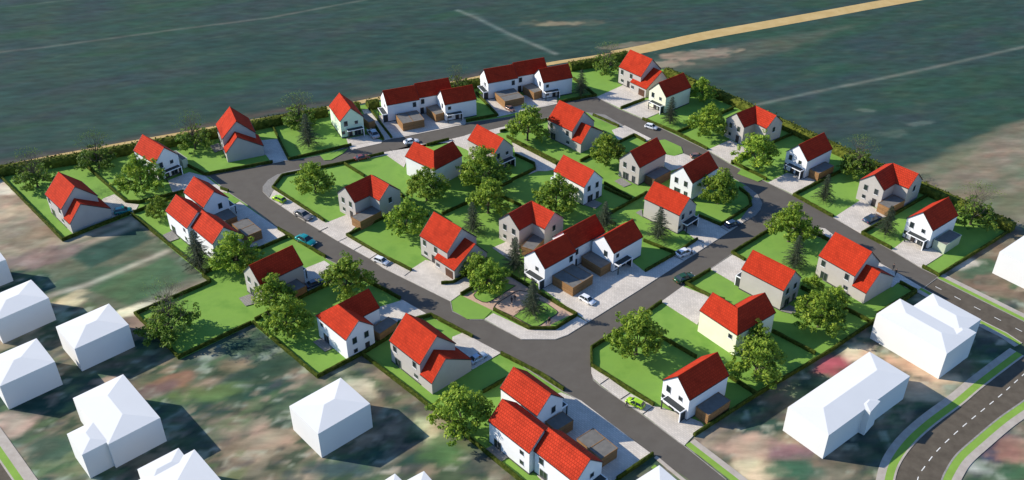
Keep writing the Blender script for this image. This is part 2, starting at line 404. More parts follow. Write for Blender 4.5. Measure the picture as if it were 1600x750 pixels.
    blob('p', 1090, 84, 16, 3.5, 12, (166, 148, 128), 0.8); blob('p', 1035, 101, 9, 3, 12, (176, 156, 134), 0.8)
    blob('p', 985, 70, 12, 2, 14, (160, 145, 125), 0.6)
    line([(0, 255), (150, 232), (420, 176), (690, 134), (780, 112)], 1.2, (124, 100, 92), 0.65, 2.5)
    line([(690, 130), (760, 112)], 1.2, (120, 104, 96), 0.6, 2.0)
    blob('p', 1440, 192, 4, 1.2, 15, (120, 132, 122), 0.5); blob('p', 1350, 172, 3.5, 1.0, -10, (120, 132, 122), 0.5); blob('p', 1400, 208, 5, 2, 15, (104, 120, 110), 0.5)
    mot = 1+(fbm(X, Y, 3.2, 2.0, R(25), 121, 3)-0.5)*0.65*gm+(fbm(X, Y, 5.0, 1.6, 0.3, 131, 3)-0.5)*0.45*(1-gm)
    hue = (fbm(X, Y, 3.5, 2.5, 0.4, 141, 2)-0.5)*0.22
    C *= mot[..., None]; C[..., 0] *= 1+hue; C[..., 1] *= 1-0.5*hue; C[..., 2] *= 1-hue*0.3
    C *= (0.90*(1-gm)*(1-rm)+1.12*rm*(1-gm)+1.42*gm)[..., None]; C[..., 2] *= (0.94*(1-gm)+0.93*gm); gy = C.mean(-1, keepdims=True); sat = (1-0.1*np.maximum(gm, rm))[..., None]; C[:] = gy+(C-gy)*sat
    C[:] = np.clip(C, 0.004, 1)
    nx, ny = len(xs), len(ys)
    verts = np.stack([X.ravel(), Y.ravel(), np.zeros(X.size)], 1)
    ii = np.arange(ny-1)[:, None]*nx+np.arange(nx-1)[None, :]
    faces = np.stack([ii, ii+1, ii+nx+1, ii+nx], -1).reshape(-1, 4)
    me = bpy.data.meshes.new('ground')
    me.vertices.add(len(verts)); me.vertices.foreach_set('co', verts.ravel())
    me.loops.add(faces.size); me.loops.foreach_set('vertex_index', faces.ravel().astype(np.int32))
    me.polygons.add(len(faces)); me.polygons.foreach_set('loop_start', np.arange(0, faces.size, 4, dtype=np.int32))
    me.update()
    ca = me.color_attributes.new('soil', 'FLOAT_COLOR', 'POINT')
    ca.data.foreach_set('color', np.concatenate([C.reshape(-1, 3), np.ones((X.size, 1))], 1).ravel())
    s = NT('open_ground', 1.0, 0.1)
    a_ = s.n('Attribute'); a_.attribute_name = 'soil'
    tc = s.n('TexCoord'); mp = s.n('Mapping'); mp.inputs['Rotation'].default_value = (0, 0, R(-18)); mp.inputs['Scale'].default_value = (0.12, 0.4, 1)
    s.l(tc.outputs['Object'], mp.inputs[0]); n = s.n('TexNoise', Scale=1.0, Detail=6, Roughness=0.65); s.l(mp.outputs[0], n.inputs['Vector'])
    n2_ = s.n('TexNoise', Scale=0.06, Detail=4); s.l(tc.outputs['Object'], n2_.inputs['Vector'])
    col = s.mix(1.0, a_.outputs['Color'], s.ramp(n.outputs[0], [(0.25, (0.72,)*3), (0.75, (1.3,)*3)]), 'MULTIPLY')
    col = s.mix(1.0, col, s.ramp(n2_.outputs[0], [(0.3, (0.9, 0.95, 1.02)), (0.7, (1.08, 1.03, 0.96))]), 'MULTIPLY')
    s.color(col); me.materials.append(s.m)
    o = link('ground', me); o['kind'] = 'structure'
build_ground()

# ------------------------------------------------------------------ flat surfaces
from mathutils.geometry import tessellate_polygon
def area2(p): return sum(p[i][0]*p[(i+1) % len(p)][1]-p[(i+1) % len(p)][0]*p[i][1] for i in range(len(p)))
def sheet(name, polys, mat, z, th=0.0, kerb=None):
    """level surface from plan polygons; th > 0 gives it a real edge"""
    mb = MB()
    for ip, p in enumerate(polys):
        if area2(p) < 0: p = p[::-1]
        z = z+(0.0022 if ip else 0)
        tri = tessellate_polygon([[Vector((x, y, 0)) for x, y in p]])
        for t in tri:
            q = [(p[i][0], p[i][1], z) for i in t]
            if area2(q) < 0: q = q[::-1]
            mb.face(q)
        if th > 0:
            for i in range(len(p)):
                a, b = p[i], p[(i+1) % len(p)]
                mb.face([(a[0], a[1], z), (a[0], a[1], z-th), (b[0], b[1], z-th), (b[0], b[1], z)])
    o = link(name, mb.mesh(name, mat)); o['kind'] = 'structure'; return o
def smooth(p, n=4):
    """Catmull-Rom through plan points"""
    out = []
    for i in range(len(p)-1):
        p0 = p[max(i-1, 0)]; p1 = p[i]; p2 = p[i+1]; p3 = p[min(i+2, len(p)-1)]
        for k in range(n):
            t = k/n
            out.append(tuple(0.5*(2*p1[j]+(p2[j]-p0[j])*t+(2*p0[j]-5*p1[j]+4*p2[j]-p3[j])*t*t+(3*p1[j]-p0[j]-3*p2[j]+p3[j])*t**3) for j in (0, 1)))
    out.append(tuple(p[-1])); return out
def px(pts): return [at(*q) for q in pts]

ZL, ZR, ZP, ZI = 0.03, 0.05, 0.12, 0.17
estate = px([(0,273),(98.7,377.3),(205.3,336),(329.5,440.5),(211,492),(281,562),(394.7,507),(497,591),(565,555),(660,628),(809,750),(870,802),(900,800),
             (965,750),(1019,711),(1070,697),(1084,682),(1200,608),(1300,549),(1430,457),(1443,450),(1467,433),(1583,352),(1300,228),(1034,108),(978,84),(600,158),(300,214)])
sheet('lawn', [estate], M['lawn'], ZL)
roads = []
# spine road with the junctions, both sides
L_ = [(314.7,274),(328,277),(357,300.7),(387,320.7),(435,358),(509,404),(587,430+14),(627,468.7),(669,492.7),(739,528.7),(781,552.7),(817,572.7),(880,612.7),(908,627),(991,691),(1019,711),(1080,752),(1150,800)]
Rr = [(1215,800),(1135,750),(1069,697),(1060,691),(1004,648.7),(940,605),(927,594),(924,576),(924,545),(1032,473),(1072,444),(1109,421),(1144,397),(1218.7,350.7),(1291,375),(1375,412),(1443,450.4),
      (1466.4,432.8),(1440,420),(1392,391),(1345,365),(1301,340),(1237,304.5),(1141,257),(1104,234.7),(1005,187),(968,171),(932,152),(871,160),(833,171),(797,182.7),(725,193),(627,213.3),(600,220),(549,227),(507,242.7),(457,251),(427,252.7),(400,261)]
outer = px(L_+Rr)
# island of plots inside the loop
inner = px([(470,264.5),(451,268.4),(432,274),(419,282),(411,292),(411,300),(421,310),(461,337),(531,379),(579,405.5),(600,420),(704,471.5),(707,487),(735,500),(756,500),(815,531),(868,531),(887,524),(919,504),(1000,453),(1139,363),
            (1163,347),(1180,337),(1188,328),(1190.7,318),(1184,305),(1168,292),(1155,284),(1130,270),(1087,248),(1067,240),(1064,231),(1043,221),(1019,220),(974.7,197),(945,180),(916,176),(850,185),(792,197.5),(709,217),(613,236),(517,257)])
sheet('road', [outer], M['asphalt'], ZR)
sheet('lawn', [inner], M['lawn'], ZR+0.03, 0.03)

pv = []
pv.append(PL(6, [(605,265),(670,240),(745,292),(815,300),(790,345),(770,358),(670,385),(560,330)]))
pv.append(PL(6, [(985,160),(1110,110),(1205,135),(1265,180),(1335,225),(1330,235),(1200,200),(1085,230),(1010,225)]))
pv.append(PL(2, [(20,525),(125,515),(187,640),(95,660),(60,610),(30,600)]))
pv.append(PL(2, [(530,515),(645,490),(740,525),(735,540),(560,580),(545,560)]))
pv.append(PL(2, [(620,345),(660,340),(795,515),(750,525),(690,430),(650,400)]))
pv.append(PL(2, [(715,380),(900,350),(1240,400),(1225,430),(850,506),(790,515)]))
pv.append(PL(3, [(180,330),(640,340),(640,385),(500,415),(290,462)]))
pv.append(PL(3, [(870,345),(1060,260),(1165,345),(1010,412)]))
pv.append(PL(3, [(1020,418),(1170,360),(1245,435),(1150,475)]))
pv.append(PL(4, [(395,655),(530,595),(640,660),(530,735)]))
pv.append(PL(5, [(0,322),(110,265),(290,305),(150,392)]))
pv.append(PL(5, [(385,527),(540,425),(720,520),(545,622)]))
pv.append(PL('e', [(205,195),(330,100),(500,120),(705,240),(500,372)]))
pv.append(PL('e', [(30,290),(95,325),(300,440),(500,560),(440,600),(340,560),(270,510),(210,560),(80,500),(20,400)]))
pv.append(PL(11, [(1045,285),(1085,292),(1145,338),(1105,352)]))
pv.append(PL(11, [(413,530),(540,445),(620,480),(640,560),(570,620)]))
pv.append(PL(15, [(500,195),(625,105),(790,170),(710,330)]))
pv.append(px([(924,574),(949,590),(984,615),(1020,635),(1036,638),(1049,643),(1095,660),(1101,667),(1084,681),(1069,697),(1005,648),(990,639),(969,625),(937,601),(928,593),(924,584)]))
pv.append(px([(877,614),(908,627),(991,690),(1018,710),(955,754),(890,795),(840,745),(810,680),(830,640),(860,618)]))
pv.append(PL(13, [(1150,365),(1210,340),(1435,458),(1270,555),(1150,480)]))
pv.append(PL(13, [(720,190),(860,148),(1010,235),(930,290),(830,300),(700,260)]))
pv.append(PL(12, [(1025,155),(1150,105),(1200,140),(1150,250),(1060,300),(1030,200)]))
pv.append(PL(7, [(600,280),(655,245),(880,405),(937,455),(790,505),(650,520),(540,400),(480,300)]))
pv.append(px([(421,310),(461,337),(531,379),(579,405.5),(600,420),(704,471.5),(720,460),(735,448),(733,435),(712,432),(680,410),(665,407),(643,421),(541,368),(556,355),(545,335),(509,349),(428,297)]))
pv.append(px([(512,258.5),(613,236),(709,217),(792,197.5),(795,204),(735,222),(731,233),(700,224),(648,226),(631,262),(604,243),(540,254)]))
pv.append(PL(3, [(960,540),(1035,512),(1190,590),(1165,605),(1090,572),(1000,605)]))
pv.append(PL(10, [(895,232),(950,242),(1005,228),(1075,258),(1030,290),(990,310),(925,330),(890,300)]))
pv.append(px([(919,504),(1000,453),(1139,363),(1163,347),(1157,343),(1131,353),(1092,335),(1068,360),(1088,376),(1008,426),(985,408),(950,400),(880,400),(845,450),(903,492)]))
pv.append(PL(14, [(213,373),(265,338),(470,435),(630,438),(757,358),(822,390),(700,465),(630,490),(430,490)]))
pv.append(PL(9, [(635,405),(720,368),(780,390),(800,440),(740,480)]))
pv.append(PL(10, [(0,165),(30,168),(255,290),(265,320),(200,330),(150,330),(95,352),(135,320),(130,285),(20,225)]))
pv.append(PL(8, [(1130,160),(1160,145),(1290,100),(1250,215),(1235,205)]))
sheet('driveway', pv, M['paver'], ZP, 0.05)
cb = [px([(470,264.5),(451,268.4),(432,274),(419,282),(411,292),(411,300),(420.5,309),(428,297),(440,277),(456,274),(470,270)]),
      px([(1157,343),(1163,347),(1180,337),(1188,328),(1190.7,318),(1184,305),(1168,292),(1160,292),(1176,310),(1172,323)]),
      px([(916,176),(945,180),(974.7,197),(964,199),(930,184)])]
sheet('cobbled_corner', cb, M['cobble'], ZP+0.08, 0.05)
ter = [PL(6, [(955,480),(1010,455),(1050,500),(990,522)]), PL(12, [(650,325),(720,300),(770,350),(690,372)]), PL(13, [(335,395),(385,370),(450,430),(405,452)]),
       PL(10, [(600,390),(640,370),(700,408),(655,425)]), PL(10, [(425,530),(470,495),(530,520),(490,552)]), PL('b', [(60,570),(120,538),(215,612),(150,655)]),
       PL(15, [(1195,250),(1250,215),(1300,240),(1275,270)]), PL(1, [(1230,370),(1280,355),(1310,390),(1260,410)]), PL(10, [(725,575),(760,555),(765,600)])]
sheet('terrace', ter, M['terrace'], ZP+0.09, 0.05)
sheet('path', [PL(14, [(90,238),(320,100),(400,130),(757,345),(630,430),(480,430),(265,322)])], M['pinkpath'], ZP-0.01, 0.04)
isl = [PL('c', [(300,240),(320,215),(400,170),(520,60),(790,130),(500,310),(450,325),(400,318),(325,278)]), PL('c', [(770,487),(880,405),(960,340),(1050,300),(1160,340),(1270,420),(1285,440),(1270,465),(1080,590),(1050,603),(985,603),(950,590)]),
       PL('c', [(40,315),(140,250),(510,430),(420,521),(230,522),(60,420)]),
       PL('c', [(1200,590),(1400,490),(1460,470),(1440,500),(1240,625)])]
sheet('lawn', isl, M['lawn'], ZI+0.02, 0.06)
hexl = [PL(10, [(862,150),(895,145),(990,188),(1002,222),(950,242),(905,225)]), PL(2, [(375,612),(540,572),(515,598),(440,640),(400,642)]), PL(10, [(1320,345),(1345,318),(1480,375),(1440,392)]),
        PL(7, [(590,200),(655,245),(600,270),(560,190)])]
sheet('lawn', hexl, M['lawn'], ZI+0.02, 0.06)
# dark joints between the parking bays
def strips(name, segs, w, mat, z):
    mb = MB()
    for a, b in segs:
        dx, dy = b[0]-a[0], b[1]-a[1]; L = math.hypot(dx, dy); nx, ny = -dy/L*w/2, dx/L*w/2
        mb.face([(a[0]-nx, a[1]-ny, z), (b[0]-nx, b[1]-ny, z), (b[0]+nx, b[1]+ny, z), (a[0]+nx, a[1]+ny, z)])
    o = link(name, mb.mesh(name, mat)); o['kind'] = 'structure'
js = []
for v, a, b in [('g',(205,98),(318,45)),('g',(435,215),(540,165)),('g',(620,315),(722,258)),('g',(805,418),(908,352)),('g',(1000,515),(1105,462)),('d',(730,462),(830,392)),('d',(970,638),(1085,562)),
                (7,(895,270),(945,250)),(7,(975,322),(1020,300)),(7,(1030,370),(1070,350)),(7,(1115,425),(1170,400)),(14,(755,355),(820,390)),
                (9,(120,570),(175,530)),(8,(440,290),(455,302)),(8,(665,245),(680,232)),(8,(780,200),(800,215)),(8,(1030,160),(1040,172)),(8,(1140,140),(1165,158)),
                (11,(470,282),(520,310)),(11,(330,355),(375,378)),(11,(200,455),(255,480)),(11,(590,240),(620,262)),(20,(390,368),(450,325))]:
    js.append((P(v, *a), P(v, *b)))
strips('bay_joints', js, 0.16, M['joint'], ZP+0.095)
# kerb lines around roads
def kerbline(pts, w=0.14, h=0.1, name='kerb', mat=None):
    mb = MB()
    for a, b in zip(pts[:-1], pts[1:]):
        dx, dy = b[0]-a[0], b[1]-a[1]; L = math.hypot(dx, dy)
        if L < 1e-3: continue
        nx, ny = -dy/L*w/2, dx/L*w/2
        q = [(a[0]-nx, a[1]-ny), (b[0]-nx, b[1]-ny), (b[0]+nx, b[1]+ny), (a[0]+nx, a[1]+ny)]
        B = [(x, y, 0.0) for x, y in q]; T = [(x, y, h) for x, y in q]
        mb.face(T)
        for i in range(4): mb.face([B[i], B[(i+1) % 4], T[(i+1) % 4], T[i]])
    o = link(name, mb.mesh(name, mat or M['kerb'])); o['kind'] = 'structure'
kerbline(inner+[inner[0]], h=ZP+0.023)
kerbline(outer[:16], h=ZP+0.024); kerbline(outer[19:34], h=ZP+0.024); kerbline(outer[34:], h=ZP+0.024)
# square: thin dark edging round the islands
for q in isl[:2]: kerbline(q+[q[0]], 0.14, ZI+0.045, 'path_edging', M['joint'])
kerbline(PL('c', [(985,603),(770,490),(560,395),(540,375),(560,345),(800,195),(850,185),(930,200)]), 0.12, ZI+0.04, 'path_edging', M['joint'])

# sand track beside the fields, and the strip of path behind the boundary hedge
def ribbon(name, pts, widths, mat, z):
    mb = MB(); n = len(pts); Lf = []; Rt = []
    for i, (x, y) in enumerate(pts):
        a = pts[max(i-1, 0)]; b = pts[min(i+1, n-1)]; dx, dy = b[0]-a[0], b[1]-a[1]; L = math.hypot(dx, dy)
        w = widths[i] if isinstance(widths, (list, tuple)) else widths
        Lf.append((x-dy/L*w/2, y+dx/L*w/2, z)); Rt.append((x+dy/L*w/2, y-dx/L*w/2, z))
    for i in range(n-1): mb.face([Rt[i], Rt[i+1], Lf[i+1], Lf[i]])
    o = link(name, mb.mesh(name, mat)); o['kind'] = 'structure'; return o
def rib(name, left, right, mat, z, n=5, th=0.0):
    a = smooth(left, n); b = smooth(right, n)
    sheet(name, [a+b[::-1]], mat, z, th)
tr = px([(-300,330),(0,261.5),(300,206),(560,160),(700,131),(850,101),(935,88),(985,79)])
ribbon('sand_track', smooth(tr, 4), 2.3, M['sand'], 0.02)
tk = px([(960,85),(1010,75.5),(1100,56),(1200,38),(1300,20),(1410,0),(1700,-50)])
ribbon('sand_track', smooth(tk, 4), 6.2, M['sand'], 0.024)

# country road, lower right
le = PL(22, [(1640,-70),(1500,25),(1270,200),(1140,310),(980,430),(860,540),(780,650),(745,750),(725,900)])
re_ = PL(22, [(1680,140),(1500,280),(1350,385),(1200,510),(1100,600),(1045,680),(1010,760),(990,900)])
nl = len(smooth(le, 5))
sheet('country_road', [smooth(le, 5)+smooth(re_, 5)[::-1]], M['old_asphalt'], ZR)
up = PL(21, [(985,130),(1500,387),(1900,600)]); dn = PL(21, [(905,187),(1245,375),(1400,452),(1490,512),(1560,570),(1700,660)])
sheet('country_road', [up+dn[::-1]], M['old_asphalt'], ZR+0.006)
def band(name, pts, w0, w1, mat, z, th=0.1):
    """strip running at an offset w0..w1 to the left of a plan line"""
    n = len(pts); A = []; B = []
    for i, (x, y) in enumerate(pts):
        a = pts[max(i-1, 0)]; b = pts[min(i+1, n-1)]; dx, dy = b[0]-a[0], b[1]-a[1]; L = math.hypot(dx, dy)
        A.append((x-dy/L*w0, y+dx/L*w0)); B.append((x-dy/L*w1, y+dx/L*w1))
    sheet(name, [A+B[::-1]], mat, z, th)
sl_ = smooth(le, 5); sr_ = smooth(re_, 5)
band('kerb', sl_[5:], 0, -0.35, M['footway'], 0.125); band('verge', sl_[5:], -0.35, -1.7, M['verge'], 0.115); band('footway', sl_[5:], -1.7, -3.1, M['footway'], 0.11)
band('kerb', sr_, 0, 0.3, M['kerb'], 0.125); band('verge', sr_, 0.3, 1.6, M['verge'], 0.115); band('footway', sr_, 1.6, 3.0, M['footway'], 0.11)
band('verge', up, 0.2, 1.3, M['verge'], 0.115); band('footway', up, 1.3, 2.7, M['footway'], 0.11); band('kerb', up, 0, 0.2, M['kerb'], 0.125)
band('kerb', dn[:4], 0, -0.3, M['footway'], 0.129); band('verge', dn[:4], -0.3, -1.2, M['verge'], 0.119); band('footway', dn[:4], -1.2, -2.4, M['footway'], 0.109)
dash = []
cl = smooth(PL(22, [(1600,45),(1500,130),(1350,265),(1150,430),(1000,570),(920,670),(880,735),(860,850)]), 12)
def dashes(line, on, off):
    d = 0; res = []
    for a, b in zip(line[:-1], line[1:]):
        L = math.hypot(b[0]-a[0], b[1]-a[1]); t = 0
        while t < L:
            ph = (d+t) % (on+off); step = min(L-t, (on-ph) if ph < on else (on+off-ph))+1e-6
            if ph < on: res.append(((a[0]+(b[0]-a[0])*t/L, a[1]+(b[1]-a[1])*t/L), (a[0]+(b[0]-a[0])*min(t+step, L)/L, a[1]+(b[1]-a[1])*min(t+step, L)/L)))
            t += step
        d += L
    return res
strips('road_marking', dashes(cl, 1.5, 1.7), 0.16, M['paint'], ZR+0.012)
strips('road_marking', dashes(PL(21, [(980,180),(1500,450),(1800,610)]), 1.5, 3.2), 0.16, M['paint'], ZR+0.014)
strips('road_joint', [(at(1443,450), at(1467,433))], 0.3, M['joint'], ZR+0.016)
# strips beside the bottom exit of the spine road
band('verge', PL(20, [(640,548),(900,750),(1000,830)]), 0.1, 1.25, M['verge'], 0.115); band('footway', PL(20, [(640,548),(900,750),(1000,830)]), 1.25, 2.5, M['footway'], 0.11)
band('verge', PL(20, [(470,655),(600,750),(700,830)]), -0.4, -1.4, M['verge'], 0.115); band('footway', PL(20, [(450,625),(600,750),(700,830)]), 1.0, 0.3, M['footway'], 0.11)
# road in the lower left corner
ll = PL(18, [(-120,300),(0,440),(225,755),(330,900)])
band('footway', ll, 0, -1.8, M['footway'], 0.11); band('verge', ll, -1.8, -3.0, M['verge'], 0.115); band('kerb', ll, -3.0, -3.3, M['footway'], 0.12)
band('country_road', ll, -3.3, -12, M['old_asphalt'], ZR)

# ------------------------------------------------------------------ hedges
def dens(pts, st):
    out = []
    for a, b in zip(pts[:-1], pts[1:]):
        L = math.hypot(b[0]-a[0], b[1]-a[1]); n = max(1, int(L/st))
        for k in range(n): out.append((a[0]+(b[0]-a[0])*k/n, a[1]+(b[1]-a[1])*k/n))
    out.append(pts[-1]); return out
HN = random.Random(5)
def hedge(pts, w, h, label, mat, tall=False):
    st = 0.7 if tall else 0.9
    # mitred rails first, then dense samples along them
    n = len(pts); off = []
    for i in range(n):
        ds = []
        if i > 0: ds.append((pts[i][0]-pts[i-1][0], pts[i][1]-pts[i-1][1]))
        if i < n-1: ds.append((pts[i+1][0]-pts[i][0], pts[i+1][1]-pts[i][1]))
        ds = [(a/math.hypot(a, b), b/math.hypot(a, b)) for a, b in ds]
        sx_, sy_ = sum(d[0] for d in ds), sum(d[1] for d in ds); L = math.hypot(sx_, sy_) or 1
        t = (sx_/L, sy_/L); k = 1/max(0.5, t[0]*ds[0][0]+t[1]*ds[0][1])
        off.append((-t[1]*k, t[0]*k))
    rows = []
    for i in range(n-1):
        L = math.hypot(pts[i+1][0]-pts[i][0], pts[i+1][1]-pts[i][1]); m = max(1, int(L/st))
        for k in range(m+(1 if i == n-2 else 0)):
            f = k/m
            rows.append(((pts[i][0]*(1-f)+pts[i+1][0]*f, pts[i][1]*(1-f)+pts[i+1][1]*f), (off[i][0]*(1-f)+off[i+1][0]*f, off[i][1]*(1-f)+off[i+1][1]*f)))
    prof = [(-0.5, 0), (-0.52, 0.45), (-0.5, 0.9), (-0.36, 1.0), (0, 1.02), (0.36, 1.0), (0.5, 0.9), (0.52, 0.45), (0.5, 0)]
    if tall: prof = [(-0.5, 0), (-0.55, 0.3), (-0.55, 0.62), (-0.48, 0.88), (-0.3, 0.98), (0, 1.03), (0.3, 0.98), (0.48, 0.88), (0.55, 0.62), (0.55, 0.3), (0.5, 0)]
    mb = MB(); m = len(prof); j = 0.09 if tall else 0.05
    for (c, o_) in rows:
        for u, v in prof:
            du = HN.uniform(-j, j); dv = HN.uniform(-j, j) if v > 0 else 0
            mb.v.append((c[0]+o_[0]*(u*w+du), c[1]+o_[1]*(u*w+du), v*h+dv+0.0))
    for i in range(len(rows)-1):
        for k in range(m-1):
            a = i*m+k; mb.f.append((a, a+1, a+m+1, a+m)); mb.mi.append(0)
    mb.f.append(tuple(range(m-1, -1, -1))[::-1]); mb.mi.append(0)
    mb.f.append(tuple((len(rows)-1)*m+k for k in range(m))[::-1]); mb.mi.append(0)
    if tall:   # leaf tufts breaking up the outline
        for (c, o_) in rows:
            for _ in range(8):
                u = HN.uniform(-0.55, 0.55)*w; z = h*HN.uniform(0.25, 1.06)
                if abs(u) < 0.4*w: z = h*HN.uniform(0.96, 1.08)
                x = c[0]+o_[0]*u+HN.uniform(-.5, .5); y = c[1]+o_[1]*u+HN.uniform(-.5, .5); s_ = HN.uniform(0.12, 0.3)
                A = Vector((HN.gauss(0, 1), HN.gauss(0, 1), HN.gauss(0, 1))).normalized()*s_; B_ = A.orthogonal().normalized()*s_
                p = Vector((x, y, z)); mb.face([p-A, p+B_, p+A, p-B_])
    me = mb.mesh('hedge', mat)
    o = link('tall_hedge' if tall else 'low_hedge', me); tag(o, label, 'hedge', 'tall boundary hedges' if tall else 'low clipped plot hedges')
TH = [
 ([(-60,288),(0,274),(150,249),(300,222),(424,196),(512,180)], 'tall dark boundary hedge along the sand track, longest stretch on the left'),
 ([(545,175),(562,172)], 'short tall hedge piece just behind the pale green house'),
 ([(575,170.5),(592,167.5)], 'short tall hedge block at the left end of the far left red-roofed terrace'),
 ([(705,143),(749,135)], 'tall hedge stretch between the two terraces at the sand track'),
 ([(890,110),(930,103),(979,92)], 'tall hedge stretch along the sand track ending at the top corner of the estate'),
]
for p_, lb in TH:
    hedge([at(*q) for q in p_], 2.5, 2.7, lb, M['tallhedge'], True)
hedge(px([(1040,117),(1150,165),(1215,196)]), 2.4, 2.5, 'tall hedge on the field side behind the cream house, above the trees', M['tallhedge'], True)
hedge(px([(1217,197),(1300,236),(1345,257)]), 2.4, 2.5, 'tall hedge on the field side behind the white house with wooden garage', M['tallhedge'], True)
hedge(px([(1347,258),(1440,299),(1581,362)]), 2.4, 2.5, 'tall hedge on the field side ending at the right corner of the estate', M['tallhedge'], True)
